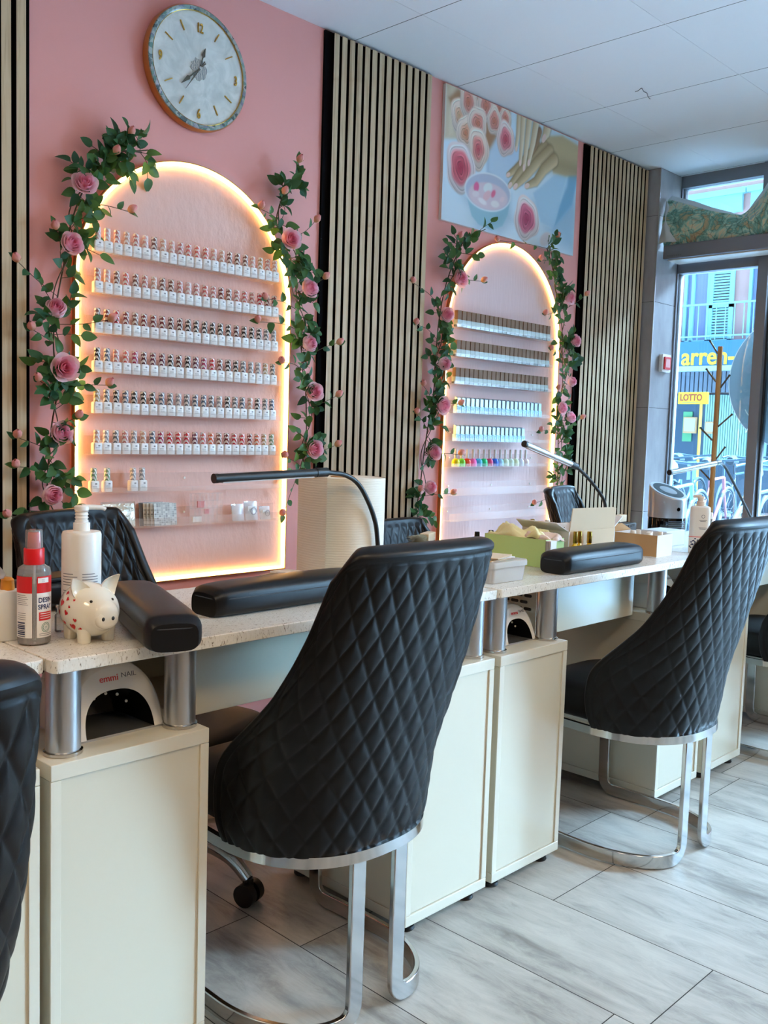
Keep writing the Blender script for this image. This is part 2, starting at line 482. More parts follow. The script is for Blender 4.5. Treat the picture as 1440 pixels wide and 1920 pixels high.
# ------------------------------------------------------------------ ceiling lights (behind and above the camera)
def ceiling_light(i, x, y, label):
    r = thing('ceiling_light', label, 'ceiling light', (x, y, CEIL), group='square ceiling lights')
    f = MB(); s = .3
    for sx in (-1, 1): f.span((sx * s - .012, -s - .012, -.012), (sx * s + .012, s + .012, 0)); f.span((-s, sx * s - .012, -.012), (s, sx * s + .012, 0))
    f.build('frame', m_whiteplastic, r)
    MB().span((-s + .012, -s + .012, -.006), (s - .012, s - .012, -.001)).build('diffuser', m_panel, r)
for i, (x, y, l) in enumerate([(.4, -3.05, 'square ceiling light above the chair row, nearest the left wall'),
                               (2.84, -3.1, 'square ceiling light above the aisle, second from the window'),
                               (-1.0, -2.0, 'square ceiling light in the far left corner of the room'),
                               (1.62, -4.2, 'square ceiling light close to the front wall')]):
    ceiling_light(i, x, y, l)

# ------------------------------------------------------------------ slat panels
def slat_panel(label, x0, x1, first_dark, n, last_dark=0.):
    r = thing('slat_panel', label, 'wall panel', (x0, 0, 0), group='oak slat wall panels')
    W = x1 - x0
    MB().span((0, -.010, .002), (W, -.0005, CEIL - .006)).build('felt_backing', m_felt, r)
    p = (W - first_dark - last_dark) / n
    s = MB()
    for i in range(n):
        a_ = first_dark + i * p
        s.cur = 0; s.span((a_, -.0222, .002), (a_ + p * .63, -.0098, CEIL - .010))
        s.cur = 1; s.span((a_ - .0002, -.0232, .0015), (a_ + p * .63 + .0002, -.0222, CEIL - .0095))
    s.build('slats', [m_felt, m_oak], r)
    return r
slat_panel('oak slat wall panel at the far left edge beside the garlanded arch', .62, 1.268, 0., 15, .0)
slat_panel('oak slat wall panel between the clock wall and the rose picture', 2.388, 2.976, .034, 14)
slat_panel('oak slat wall panel between the rose picture and the grey column', 4.125, 4.752, .034, 15)
# the far left panel closes with a black felt strip
# ------------------------------------------------------------------ LED arches
def arch_outline(w, z0, z1, inset, n=40):
    r = w / 2 - inset; zc = z1 - w / 2
    pts = [(-r, z0 + inset)]
    for i in range(n + 1):
        a_ = PI - PI * i / n
        pts.append((r * math.cos(a_), zc + r * math.sin(a_)))
    pts.append((r, z0 + inset)); return pts
def led_arch(label, cx, w, z0, z1, m):
    r = thing('led_arch', label, 'illuminated arch', (cx, 0, 0), group='arched wall panels with LED edge')
    poly = arch_outline(w, z0, z1, .012)
    b = MB(); M = Matrix(((1, 0, 0, 0), (0, 0, -1, -.0005), (0, 1, 0, 0), (0, 0, 0, 1)))
    b.prism(poly, .006, M); b.build('panel', m, r)
    def loop(inset, width, yc, th, name, mm):
        pts = [Vector((x, yc, z)) for x, z in arch_outline(w, z0, z1, inset, 48)]
        # straight runs get extra points
        full = []
        k = len(pts)
        for i in range(k):
            A = pts[i]; B = pts[(i + 1) % k]; L = (B - A).length; n = max(1, int(L / .12))
            for j in range(n): full.append(A.lerp(B, j / n))
        rb = MB(); rb.ribbon(full, [Vector((0, -1, 0))] * len(full), width, th, closed=True)
        return rb.build(name, mm, r)
    loop(.006, .011, -.012, .010, 'led_strip', m_led)
    loop(-.001, .003, -.010, .018, 'edge_trim', m_gold)
    return r
A1 = dict(cx=1.8255, w=.838, z0=.642, z1=2.010)
A2 = dict(cx=3.543, w=.852, z0=.642, z1=2.030)
led_arch('large LED-lit arch under the round clock, holding white-labelled polishes', m=m_arch, **A1)
led_arch('LED-lit arch under the rose picture, holding brown-capped polishes', m=m_arch2, **A2)

# ------------------------------------------------------------------ acrylic shelves
def shelf(label, x0, x1, z, tall, grp):
    r = thing('acrylic_shelf', label, 'shelf', ((x0 + x1) / 2, 0, z), group=grp); L = x1 - x0
    b = MB(); b.span((-L / 2, -.072, 0), (L / 2, -.007, .003)); b.build('base', m_acryl, r)
    b = MB(); b.span((-L / 2, -.072, .0025), (L / 2, -.0695, tall)); b.build('front_lip', m_acryl, r)
    b = MB(); b.span((-L / 2, -.0095, .0025), (L / 2, -.007, .058)); b.build('back_plate', m_acryl, r)
    for sx in (-.42, 0, .42): MB().cyl((sx * L, -.0095, .04), (sx * L, -.0125, .04), .004, 10).build('screw', m_whiteplastic, r)
Z1 = [1.668, 1.546, 1.427, 1.309, 1.185, 1.061, .944, .829]
Z2 = [1.613, 1.488, 1.371, 1.247, 1.1255, 1.014, .889, .777]
ROWN = ['top', 'second', 'third', 'fourth', 'fifth', 'sixth', 'seventh', 'bottom']
for i, z in enumerate(Z1):
    x0, x1 = (1.44, 2.165) if i < 6 else (1.42, 2.19)
    what = ['pale pink capped', 'rosy capped', 'dark red capped', 'plum and silver capped', 'grey capped', 'mixed colour capped'][i] + ' polish row' if i < 6 else ['only four bottles', 'packets and organizer'][i - 6]
    shelf(f'clear acrylic shelf, {ROWN[i]} in the clock wall arch, with {what}', x0, x1, z, .016 if i < 7 else .03, 'clear shelves in the left arch')
for i, z in enumerate(Z2):
    what = ['brown capped bottles', 'brown capped bottles', 'brown capped bottles', 'a full row of blue bottles', 'a short row of blue bottles', 'neon bottles', 'nothing on it', 'nothing on it'][i]
    shelf(f'clear acrylic shelf, {ROWN[i]} in the far arch, with {what}', 3.115, 3.84, z, .016 if i < 6 else .035, 'clear shelves in the far arch')

# ------------------------------------------------------------------ polish bottles
m_gellabel = mat('gel_label', 'eeece8', .45); t = NT(m_gellabel)
c = t.coord((1, 1, 1)); sep = t.n('ShaderNodeSeparateXYZ'); t.l(c, sep.inputs[0])
def step(lo, hi, out):
    a1 = t.n('ShaderNodeMath', operation='GREATER_THAN'); a1.inputs[1].default_value = lo; t.l(out, a1.inputs[0])
    a2 = t.n('ShaderNodeMath', operation='LESS_THAN'); a2.inputs[1].default_value = hi; t.l(out, a2.inputs[0])
    m_ = t.n('ShaderNodeMath', operation='MULTIPLY'); t.l(a1.outputs[0], m_.inputs[0]); t.l(a2.outputs[0], m_.inputs[1]); return m_.outputs[0]
def mul(a_, b_):
    m_ = t.n('ShaderNodeMath', operation='MULTIPLY'); t.l(a_, m_.inputs[0]); t.l(b_, m_.inputs[1]); return m_.outputs[0]
def mx_(a_, b_):
    m_ = t.n('ShaderNodeMath', operation='MAXIMUM'); t.l(a_, m_.inputs[0]); t.l(b_, m_.inputs[1]); return m_.outputs[0]
X_, Z_ = sep.outputs[0], sep.outputs[2]
marks = mul(step(-.001, .006, X_), step(.0225, .0275, Z_))
for lo in (.018, .0145, .0105): marks = mx_(marks, mul(step(-.009, .009 - lo * .2, X_), step(lo, lo + .0011, Z_)))
mixc = t.n('ShaderNodeMix', data_type='RGBA'); t.l(marks, mixc.inputs[0])
mixc.inputs[6].default_value = (*lin('eeece8'), 1); mixc.inputs[7].default_value = (*lin('8b8784'), 1)
t.base(mixc.outputs[2])

def swatch_mat(name, c1):
    m = mat('swatch_' + name, c1, .4); t = NT(m)
    wv = t.n('ShaderNodeTexWave', i_Scale=26., i_Distortion=5., i_Detail=1.5, wave_type='BANDS', bands_direction='DIAGONAL')
    wv.inputs['Detail Scale'].default_value = 2.
    t.l(t.coord((2.2, 2.2, 1.7)), wv.inputs['Vector'])
    t.base(t.ramp(wv.outputs[0], [(.42, 'efeae6'), (.56, c1)])); return m
SW = {k: swatch_mat(k.replace(' ', '_'), v) for k, v in {
    'pale pink': 'e0b0aa', 'nude': 'd3a793', 'rose': 'c8837f', 'coral': 'd9706a', 'brown': '7d5148', 'dark red': '7a1f26', 'burgundy': '541a25',
    'black': '1c1a1d', 'plum': '6b2a45', 'silver': '9b9ba0', 'grey': '6f7378', 'slate blue': '56637a', 'red': 'c8202f', 'orange': 'e06b45', 'green': '7fa27c', 'gold': 'b59a6a', 'magenta': 'b03060'}.items()}
def bottle_proto():
    b = MB()
    prof = rrect(.0285, .022, .004, 3); n = len(prof)
    P = []
    for z, s in ((0, .94), (.002, 1.), (.029, 1.), (.033, .93), (.0345, .75)):
        P.append([(x * s, y * s, z) for x, y in prof])
    b.grid(P, wrap=True); b.add(P[0], [tuple(range(n - 1, -1, -1))]); b.add(P[-1], [tuple(range(n))])
    body = b.mesh('polish_bottle', m_gellabel, 40)
    c = MB(); c.lathe([(.0088, .0335), (.0095, .036), (.0092, .070), (.0082, .073), (.004, .0738)], n=14)
    cap = c.mesh('cap', SW['rose'], 40)
    return body, cap
body_me, cap_me0 = bottle_proto()
cap_me = {}
for k, m in SW.items():
    me = cap_me0.copy(); me.materials[0] = m; cap_me[k] = me
rows1 = [
 ['pale pink', 'pale pink', 'rose', 'nude', 'rose', 'pale pink', 'brown', 'nude', 'pale pink', 'rose', 'coral', 'coral', 'coral', 'pale pink', 'nude', 'brown', 'brown', 'brown', 'pale pink', 'gold', 'rose', 'nude'],
 ['rose', 'pale pink', 'brown', 'coral', 'brown', 'rose', 'nude', 'brown', 'brown', 'rose', 'pale pink', 'rose', 'coral', 'rose', 'dark red', 'brown', 'rose', 'coral', 'rose', 'red', 'dark red', 'dark red'],
 ['brown', 'dark red', 'red', 'dark red', 'brown', 'dark red', 'dark red', 'dark red', 'burgundy', 'burgundy', 'black', 'black', 'black', 'black', 'black', 'black', 'burgundy', 'black', 'black', 'black', 'grey', 'silver'],
 ['black', 'slate blue', 'rose', 'coral', 'magenta', 'burgundy', 'plum', 'plum', 'black', 'burgundy', 'black', 'plum', 'magenta', 'red', 'brown', 'black', 'black', 'grey', 'silver', 'silver', 'gold', 'grey'],
 ['gold', 'grey', 'black', 'slate blue', 'black', 'black', 'black', 'slate blue', 'grey', 'silver', 'grey', 'slate blue', 'slate blue', 'grey', 'silver', 'black', 'grey', 'slate blue', 'nude', 'black', 'grey', 'slate blue'],
 ['nude', 'silver', 'grey', 'rose', 'silver', 'nude', 'slate blue', 'magenta', 'red', 'red', 'red', 'plum', 'coral', 'orange', 'brown', 'dark red', 'red', 'red', 'dark red', 'orange', 'gold', 'green']]
def put_bottle(bm_, cm_, loc, label, grp, rz=0., cap_name='cap'):
    o = bpy.data.objects.new('polish_bottle', bm_); link(o); o.location = loc; o.rotation_euler = (0, 0, rz)
    tag(o, label, 'bottle', grp)
    c = bpy.data.objects.new(cap_name, cm_); link(c, o); return o
for i, row in enumerate(rows1):
    for j, colr in enumerate(row):
        x = 1.4595 + j * .0324
        put_bottle(body_me, cap_me[colr], (x, -.052 + random.uniform(-.0015, .0015), Z1[i] + .003),
                   f'white-labelled polish bottle, {colr} patterned cap, {ORD[j]} from left, {ROWN[i]} shelf, clock wall arch', f'polish bottles on the {ROWN[i]} shelf of the left arch', random.uniform(-.07, .07))
for j, (x, colr) in enumerate([(1.452, 'green'), (1.497, 'green'), (1.587, 'silver'), (1.620, 'silver')]):
    put_bottle(body_me, cap_me[colr], (x, -.050, Z1[6] + .003), f'white-labelled polish bottle, {colr} cap, {ORD[j]} from left on the four-bottle shelf', 'four bottles on the seventh shelf of the left arch')

# brown capped bottles of the far arch
m_minty = mat('minty_label', 'a9b0a6', .4)
m_dkbase = mat('dark_polish', '59615f', .2)
m_brown = mat('brown_cap', '86674f', .6, spec=.2)
b = MB(); b.span((-.0145, -.0105, 0), (.0145, .0105, .009)); b.cur = 1; b.span((-.0148, -.0108, .009), (.0148, .0108, .030))
bm2 = b.mesh('polish_bottle', [m_dkbase, m_minty])
c = MB(); c.span((-.0128, -.0095, .0301), (.0128, .0095, .069)); cm2 = c.mesh('cap', m_brown)
for i in range(3):
    for j in range(22):
        x = 3.150 + j * .0316
        put_bottle(bm2, cm2, (x, -.050, Z2[i] + .003), f'pale polish bottle with square brown cap, {ORD[j]} from left, {ROWN[i]} shelf, far arch', f'brown capped bottles on the {ROWN[i]} shelf of the far arch', random.uniform(-.03, .03))
m_bluelab = mat('blue_label', '9fd0ec', .35); t = NT(m_bluelab)
nz = t.n('ShaderNodeTexNoise', i_Scale=160., i_Detail=2.); t.l(t.coord(), nz.inputs['Vector'])
t.base(t.ramp(nz.outputs[0], [(.4, '86bfe6'), (.6, 'c4e2f2')]))
m_bluecap = mat('steel_cap', '9aaab2', .3, .4)
b = MB(); b.span((-.0138, -.0105, 0), (.0138, .0105, .030)); bm3 = b.mesh('polish_bottle', m_bluelab)
c = MB(); c.add([(-.0105, -.008, .0301), (.0105, -.008, .0301), (.0105, .008, .0301), (-.0105, .008, .0301), (-.0105, -.008, .064), (.0105, -.008, .064), (.0105, .008, .070), (-.0105, .008, .070)],
              [(0, 3, 2, 1), (4, 5, 6, 7), (0, 1, 5, 4), (1, 2, 6, 5), (2, 3, 7, 6), (3, 0, 4, 7)]); cm3 = c.mesh('cap', m_bluecap)
for i, n in ((3, 20), (4, 16)):
    for j in range(n):
        put_bottle(bm3, cm3, (3.168 + j * .0318, -.050, Z2[i] + .003), f'light blue polish bottle with slanted steel cap, {ORD[j]} from left, {ROWN[i]} shelf, far arch', f'blue bottles on the {ROWN[i]} shelf of the far arch')
NEON = [('yellow', 'e8e018'), ('lime green', '7fd42a'), ('orange red', 'f0431f'), ('pink', 'f066a8'), ('sky blue', '4fb3dc'), ('emerald green', '1fc072'), ('raspberry', 'd03a6c'), ('royal blue', '1560d8'),
        ('pale blue', '9ecbe4'), ('pale green', 'cfe0c4'), ('pale mint', 'cfe4da'), ('pale yellow green', 'd6deb8'), ('pale lilac', 'd4d4e4'), ('pale pink', 'e2d2d2')]
c = MB(); c.lathe([(.0056, .0345), (.0056, .040), (.0068, .041), (.0062, .074), (.005, .0755), (.002, .076)], n=12); cm4 = c.mesh('cap', mat('pearl_cap', 'cfcac6', .35), 40)
for j, (nm, hx) in enumerate(NEON):
    b = MB(); b.cur = 0; b.lathe([(.0165, 0), (.0175, .003), (.0175, .014)], n=20); b.cur = 1
    b.lathe([(.0175, .014), (.0175, .020), (.0155, .028), (.010, .033), (.0058, .035)], n=20)
    m = mat('varnish_' + nm.replace(' ', '_'), hx, .15)
    lo = mat('varnish_low_' + nm.replace(' ', '_'), hx, .3)
    me = b.mesh('polish_bottle', [lo, m], 40)
    put_bottle(me, cm4, (3.170 + j * .0395, -.050, Z2[5] + .003), f'round bottle of {nm} polish with slim pearly cap, sixth shelf, far arch', 'neon polish bottles on the sixth shelf of the far arch')

# ------------------------------------------------------------------ things on the lowest shelf of the left arch
zs8 = Z1[7] + .0035
m_foil = mat('crinkled_foil', 'd8d2c0', .22, .55); t = NT(m_foil)
nz = t.n('ShaderNodeTexNoise', i_Scale=45., i_Detail=4., i_Distortion=1.2); t.l(t.coord(), nz.inputs['Vector']); t.bump(nz.outputs[0], .9, .012)
r = thing('foil_pouch', 'clear pouch of crinkled silver foil leaning on the bottom shelf, left arch', 'packet', (1.545, -.045, zs8))
P = [[(-.055 + .11 * i / 8, -.012 * math.sin(PI * i / 8) * math.sin(PI * j / 6) - .002 + .012 * j / 6, .074 * j / 6) for i in range(9)] for j in range(7)]
Q = [[(p[0], p[1] + .010 if 0 < j < 6 and 0 < i < 8 else p[1] + .001, p[2]) for i, p in enumerate(row)] for j, row in enumerate(P)]
b = MB(); b.grid(P); b.grid([list(reversed(x)) for x in Q]); b.build('foil', m_foil, r, smooth=180)
b = MB(); b.span((-.060, .0105, 0), (.060, .012, .080)); b.build('pouch', m_clear, r)
def sheet_tex(name, base, dark, sc, lo, hi):
    m = mat(name, base, .4); t = NT(m)
    br = t.n('ShaderNodeTexBrick', i_Scale=sc, i_Mortar_Size=.03, offset=.0); br.inputs['Brick Width'].default_value = .5; br.inputs['Row Height'].default_value = .4
    br.inputs['Color1'].default_value = (*lin(base), 1); br.inputs['Color2'].default_value = (*lin(dark), 1); br.inputs['Mortar'].default_value = (*lin(base), 1)
    mp = t.n('ShaderNodeMapping'); mp.inputs['Rotation'].default_value = (PI / 2, 0, 0); tc = t.n('ShaderNodeTexCoord'); t.l(tc.outputs['Object'], mp.inputs[0]); t.l(mp.outputs[0], br.inputs['Vector'])
    t.base(br.outputs[0]); return m
m_sheet = sheet_tex('sticker_sheet', 'dcdad2', '8f8d88', 60, 0, 0)
sheetnames = ['frontmost printed nail sticker sheet', 'second nail sticker sheet from the front', 'third nail sticker sheet from the front', 'fourth nail sticker sheet from the front', 'rear dark-backed nail sticker sheet']
for k in range(5):
    b = MB(); b.box((0, 0, .036), (.085 if k < 4 else .09, .0012, .072 + .001 * k))
    o = b.build('sticker_sheet', m_sheet if k < 4 else m_greyprint, loc=(1.705 - .0085 * k, -.058 + .0075 * k, zs8), rotz=0)
    o.rotation_euler = (-.10, 0, 0)
    tag(o, sheetnames[k] + ', bottom shelf of left arch', 'sticker sheet', 'sticker sheets on the bottom shelf')
m_pinkprint = mat('pink_print', 'd68a84', .5)
r = thing('organizer_tray', 'clear compartment organizer standing upright on the bottom shelf', 'organizer', (1.87, -.040, zs8))
b = MB(); W, H = .125, .10
b.span((-W / 2, -.002, 0), (W / 2, 0, H))
for i in range(8): b.span((-W / 2 + W * i / 7 - .0012, -.012, 0), (-W / 2 + W * i / 7 + .0012, -.002, H))
for j in range(5): b.span((-W / 2, -.012, H * j / 4 - .0012 if j else 0), (W / 2, -.002, H * j / 4 + .0012))
b.build('tray', m_acryl, r)
b = MB(); b.span((-.035, -.008, .052), (-.008, -.003, .074)); b.span((-.005, -.008, .03), (.012, -.003, .046)); b.build('nail_tips', m_pinkprint, r)
b = MB(); b.span((-.055, -.009, .004), (-.02, -.003, .022)); b.build('white_tips', m_white_wall, r)
for k, (x, w, h, lab) in enumerate([(2.005, .05, .058, 'small frosted packet beside the organizer, bottom shelf'), (2.062, .055, .066, 'clear zip bag with round label, middle packet on bottom shelf'), (2.125, .045, .046, 'small clear bag with wire clip, rightmost on bottom shelf')]):
    r = thing('packet', lab, 'packet', (x, -.050, zs8), group='small packets on the bottom shelf')
    P = [[(-w / 2 + w * i / 6, -.007 * math.sin(PI * i / 6) * math.sin(PI * min(1, j / 5 + .1)) + .01 * j / 5, h * j / 5) for i in range(7)] for j in range(6)]
    Q = [[(p[0], p[1] + .004 + .006 * math.sin(PI * i / 6), p[2]) for i, p in enumerate(row)] for row in P]
    b = MB(); b.grid(P); b.grid([list(reversed(q)) for q in Q]); b.build('bag', m_milky, r, smooth=180)
    if k:
        b = MB(); b.span((-w * .3, .001, h * .2), (w * .3, .002, h * .75)); b.build('insert', m_label, r)
        b = MB(); b.lathe([(w * .2, 0), (w * .24, .0004), (w * .24, .0008), (w * .2, .0012)], n=24, M=Matrix.Translation((0, -.009, h * .5)) @ Matrix.Rotation(PI / 2, 4, 'X') @ Matrix.Scale(1, 4), cap=False); b.build('ring_print', m_greyprint, r)

# ------------------------------------------------------------------ clock
m_pearl = mat('pearl_dial', 'dfe2dc', .12, spec=.6); t = NT(m_pearl)
nz = t.n('ShaderNodeTexNoise', i_Scale=14., i_Detail=3., i_Distortion=1.5); t.l(t.coord(), nz.inputs['Vector'])
t.base(t.ramp(nz.outputs[0], [(.3, 'c9cec8'), (.5, 'dcdfd9'), (.7, 'eceee9')]))
m_abalone = mat('abalone_inlay', '8a9a98', .18, .1); t = NT(m_abalone)
v1 = t.n('ShaderNodeTexVoronoi', i_Scale=75.); nz = t.n('ShaderNodeTexNoise', i_Scale=30., i_Detail=3.); c0 = t.coord()
vm = t.n('ShaderNodeVectorMath', operation='MULTIPLY_ADD'); t.l(c0, nz.inputs['Vector']); t.l(nz.outputs['Color'], vm.inputs[0]); vm.inputs[1].default_value = (.05, .05, .05); t.l(c0, vm.inputs[2]); t.l(vm.outputs[0], v1.inputs['Vector'])
sp = t.n('ShaderNodeSeparateXYZ'); t.l(v1.outputs['Color'], sp.inputs[0])
t.base(t.ramp(sp.outputs[0], [(0, '3d4a4e'), (.25, '7d8f8d'), (.45, 'a9b4a8'), (.6, '5f8a80'), (.8, 'b5b3b5'), (1, '5d6a86')]))
m_goldn = mat('gold_numeral', 'c49b45', .25, .9)
CK = (1.829, 0, 2.312)
r = thing('wall_clock', 'round pearl-faced wall clock with gold rim high on the pink wall', 'clock', CK)
RM = Matrix.Rotation(PI / 2, 4, 'X')   # lathe axis -> -y
b = MB(); b.lathe([(.186, .001), (.193, .004), (.1935, .026), (.190, .030)], n=96, M=RM, cap=False); b.lathe([(0.001, .001), (.186, .001)], n=96, M=RM, cap=False); b.build('case', mat('copper_gold', 'c08048', .35, .55), r, smooth=50)
b = MB(); b.lathe([(.190, .030), (.188, .0325), (.176, .0325), (.1745, .031)], n=96, M=RM, cap=False); b.build('rim_inlay', m_abalone, r, smooth=50)
b = MB(); b.lathe([(.1755, .0325), (.1748, .033), (.1738, .0325), (.1735, .0280)], n=96, M=RM, cap=False); b.build('inner_ring', m_goldn, r, smooth=50)
b = MB(); b.lathe([(.0005, .0285), (.175, .0285)], n=96, M=RM, cap=False); b.build('dial', m_pearl, r)
b = MB()
for k in range(12):
    if k % 3 == 0: continue
    a_ = 2 * PI * k / 12
    b.box((.133 * math.sin(a_), -.030, .133 * math.cos(a_)), (.0032, .003, .032), (0, a_, 0))
b.build('hour_marks', m_goldn, r)
for tx, x, z in (('12', 0, .126), ('3', .145, 0), ('6', 0, -.142), ('9', -.146, 0)):
    v, f = text_polys(tx, .042, .62, .0015, 'CENTER', .0006)
    b = MB(); b.add(v, f, Matrix.Translation((x, -.0305, z - .0145)) @ TXZ); b.build('numeral', m_goldn, r)
m_agate = mat('agate_slice', '8f9495', .2, .3); t = NT(m_agate)
wv = t.n('ShaderNodeTexWave', i_Scale=60., i_Distortion=8.); t.l(t.coord(), wv.inputs['Vector']); t.base(t.ramp(wv.outputs[0], [(.2, '6f7b82'), (.5, 'b9bcb8'), (.8, 'e0dccf')]))
pts = [(.030 * (1 + .12 * math.sin(3 * k) + .08 * math.cos(5 * k)) * math.cos(2 * PI * k / 22), .034 * (1 + .1 * math.sin(2 * k)) * math.sin(2 * PI * k / 22)) for k in range(22)]
b = MB(); b.prism(pts, .002, Matrix.Translation((-.002, -.0286, -.004)) @ TXZ); b.build('agate_centre', m_agate, r)
def hand(tip, tail, w, y):
    d = Vector((tip[0], 0, tip[1])); L = d.length; d.normalize(); n_ = Vector((d.z, 0, -d.x))
    ol = [(-tail, .0018), (L * .55, .0022), (L * .62, w), (L * .72, w * .75), (L, .0006)]
    pp = [d * s + n_ * q for s, q in ol] + [d * s - n_ * q for s, q in reversed(ol)]
    vs = [(p.x, y, p.z) for p in pp] + [(p.x, y - .0012, p.z) for p in pp]; n2_ = len(pp)
    return MB().add(vs, [tuple(range(n2_)), tuple(range(2 * n2_ - 1, n2_ - 1, -1))] + [(i, n2_ + i, n2_ + (i + 1) % n2_, (i + 1) % n2_) for i in range(n2_)])
hand((.021, .068), .008, .007, -.0315).build('hour_hand', m_darkchrome, r)
hand((-.070, -.065), .030, .007, -.0333).build('minute_hand', m_darkchrome, r)
hand((-.055, -.078), .030, .0015, -.0350).build('second_hand', m_darkchrome, r)
b = MB(); b.cyl((0, -.0290, 0), (0, -.0375, 0), .005, 16); b.build('hub', m_chrome, r)

# ------------------------------------------------------------------ rose and hands picture (a flat printed panel)
def paint_picture(nx, nz, W, H):
    X, Z = np.meshgrid(np.linspace(0, W, nx), np.linspace(0, H, nz), indexing='ij')
    C = np.zeros((nx, nz, 3)); C[:] = np.array([.84, .90, .94])
    g = (Z / H)[..., None]; C = C * (1 - .06 * g) + np.array([.93, .95, .97]) * (.06 * g)
    C += (.04 * np.sin(3 * X + 2 * Z))[..., None]
    def over(mask, col):
        nonlocal C
        m = np.clip(mask, 0, 1)[..., None]; C = C * (1 - m) + np.asarray(col) * m
    def soft(d, w=.004): return 1 / (1 + np.exp(np.clip(d / w * 2.5, -40, 40)))
    def poly(pts):
        inside = np.zeros_like(X, bool); n = len(pts); dist = np.full_like(X, 9.)
        for i in range(n):
            x0, z0 = pts[i]; x1, z1 = pts[(i + 1) % n]
            cond = ((z0 > Z) != (z1 > Z)); xi = (x1 - x0) * (Z - z0) / ((z1 - z0) if z1 != z0 else 1e-9) + x0
            inside ^= cond & (X < xi)
            L2 = (x1 - x0) ** 2 + (z1 - z0) ** 2 + 1e-12
            tt = np.clip(((X - x0) * (x1 - x0) + (Z - z0) * (z1 - z0)) / L2, 0, 1)
            dist = np.minimum(dist, np.hypot(X - x0 - tt * (x1 - x0), Z - z0 - tt * (z1 - z0)))
        return np.where(inside, -dist, dist)
    def rose(cx, cz, rx, rz, inn, mid, out, ph=0., k=.55):
        dx, dz = (X - cx) / rx, (Z - cz) / rz; r = np.hypot(dx, dz); th = np.arctan2(dz, dx)
        edge = 1 + .06 * np.sin(3 * th + ph) + .04 * np.sin(5 * th + 2 * ph)
        rr = r / edge
        m = soft((rr - 1) * rx, .004)
        base = np.empty(C.shape); u = np.clip(rr / k, 0, 1)[..., None]
        base[:] = np.asarray(inn) * (1 - u) + np.asarray(mid) * u
        o = np.clip((rr - k) / .15, 0, 1)[..., None]; base = base * (1 - o) + np.asarray(out) * o
        q_ = rr * 5.2 + .30 * np.sin(2 * th + ph) + .18 * np.sin(3 * th + 2 * ph); rk = np.round(q_)
        gate = np.clip(.55 + .75 * np.sin(2 * th + 2.4 * rk + ph), 0, 1)
        ln = np.exp(-((q_ - rk) / .13) ** 2) * gate; hl = np.exp(-((q_ - rk - .28) / .16) ** 2) * gate
        base *= (1 - .26 * ln * (1.1 - .6 * np.clip(rr, 0, 1)))[..., None]
        base += (.10 * hl * (rr < 1))[..., None]
        sh = np.clip(.96 - .10 * dz * -1 - .12 * np.clip(rr - .8, 0, 1), .7, 1.05)[..., None]
        over(m, base * sh)
    def finger(p, rad, light, dark, nail=None):
        p = np.array(p); best = np.full(X.shape, 9.); side = np.zeros(X.shape); tt_ = np.zeros(X.shape)
        for i in range(len(p) - 1):
            a_, b_ = p[i], p[i + 1]; d = b_ - a_; L = np.hypot(*d)
            t_ = np.clip(((X - a_[0]) * d[0] + (Z - a_[1]) * d[1]) / L ** 2, 0, 1)
            q0, q1 = X - a_[0] - t_ * d[0], Z - a_[1] - t_ * d[1]
            r_ = rad[i] + (rad[i + 1] - rad[i]) * t_
            dd = np.hypot(q0, q1) / r_
            sd = (q0 * d[1] - q1 * d[0]) / L / r_
            up = dd < best; best = np.where(up, dd, best); side = np.where(up, sd, side); tt_ = np.where(up, i + t_, tt_)
        over(.35 * soft((best - 1.25) * rad[0], .006), np.array(dark) * .75)
        m = soft((best - 1) * rad[0], .002)
        s_ = np.clip(.5 - .5 * side, 0, 1)[..., None]
        colr = np.asarray(light) * s_ + np.asarray(dark) * (1 - s_)
        colr = colr * (1 - .25 * np.clip(best - .7, 0, 1))[..., None]
        over(m, colr)
        if nail:
            d = p[-1] - p[-2]; d = d / np.hypot(*d); c_ = p[-1] - d * rad[-1] * .2
            e1 = (X - c_[0]) * d[0] + (Z - c_[1]) * d[1]; e2 = -(X - c_[0]) * d[1] + (Z - c_[1]) * d[0]
            over(soft((np.hypot(e1 / (nail * 1.9), e2 / nail) - 1) * nail, .0015), (.93, .83, .80))
    # back corner blocks and rolled towel
    over(soft(poly([(.0, .56), (.085, .56), (.088, .35), (.0, .33)]), .01), (.86, .80, .70))
    over(.5 * soft(poly([(.03, .56), (.06, .56), (.06, .36), (.03, .35)]), .01), (.93, .88, .80))
    tw = poly([(.29, .25), (.285, .34), (.30, .39), (.345, .44), (.40, .47), (.52, .45), (.60, .36), (.56, .25), (.40, .22)])
    over(soft(tw, .01), (.80, .87, .93)); over(.35 * soft(np.abs(tw + .012) - .006, .01), (.62, .70, .78))
    # towel at lower right
    t1 = poly([(.64, .235), (.81, .355), (.93, .40), (1.01, .395), (.97, .24), (.82, .098), (.71, .112)])
    over(.5 * soft(poly([(.66, .19), (.82, .05), (1.0, .02), (1.02, .25), (.9, .3)]), .05), (.50, .66, .76))
    over(soft(t1, .006), (.74, .85, .92))
    over(.75 * soft(poly([(.93, .40), (1.01, .395), (.97, .24), (.815, .098), (.86, .22), (.92, .32)]), .012), (.48, .68, .80))
    over(.4 * soft(np.abs(poly([(.64, .235), (.81, .355), (.93, .40), (.86, .22), (.815, .098), (.71, .112)])) - .002, .01), (.92, .96, .98))
    # roses
    cr, pk, rd = (.95, .87, .82), (.93, .67, .62), (.83, .38, .42)
    ap, apd = (.93, .76, .66), (.86, .55, .45)
    over(soft(poly([(.08, .55), (.02, .50), (.12, .35), (.20, .28), (.30, .35), (.38, .46), (.44, .52), (.44, .56)]), .012), (.72, .55, .42))
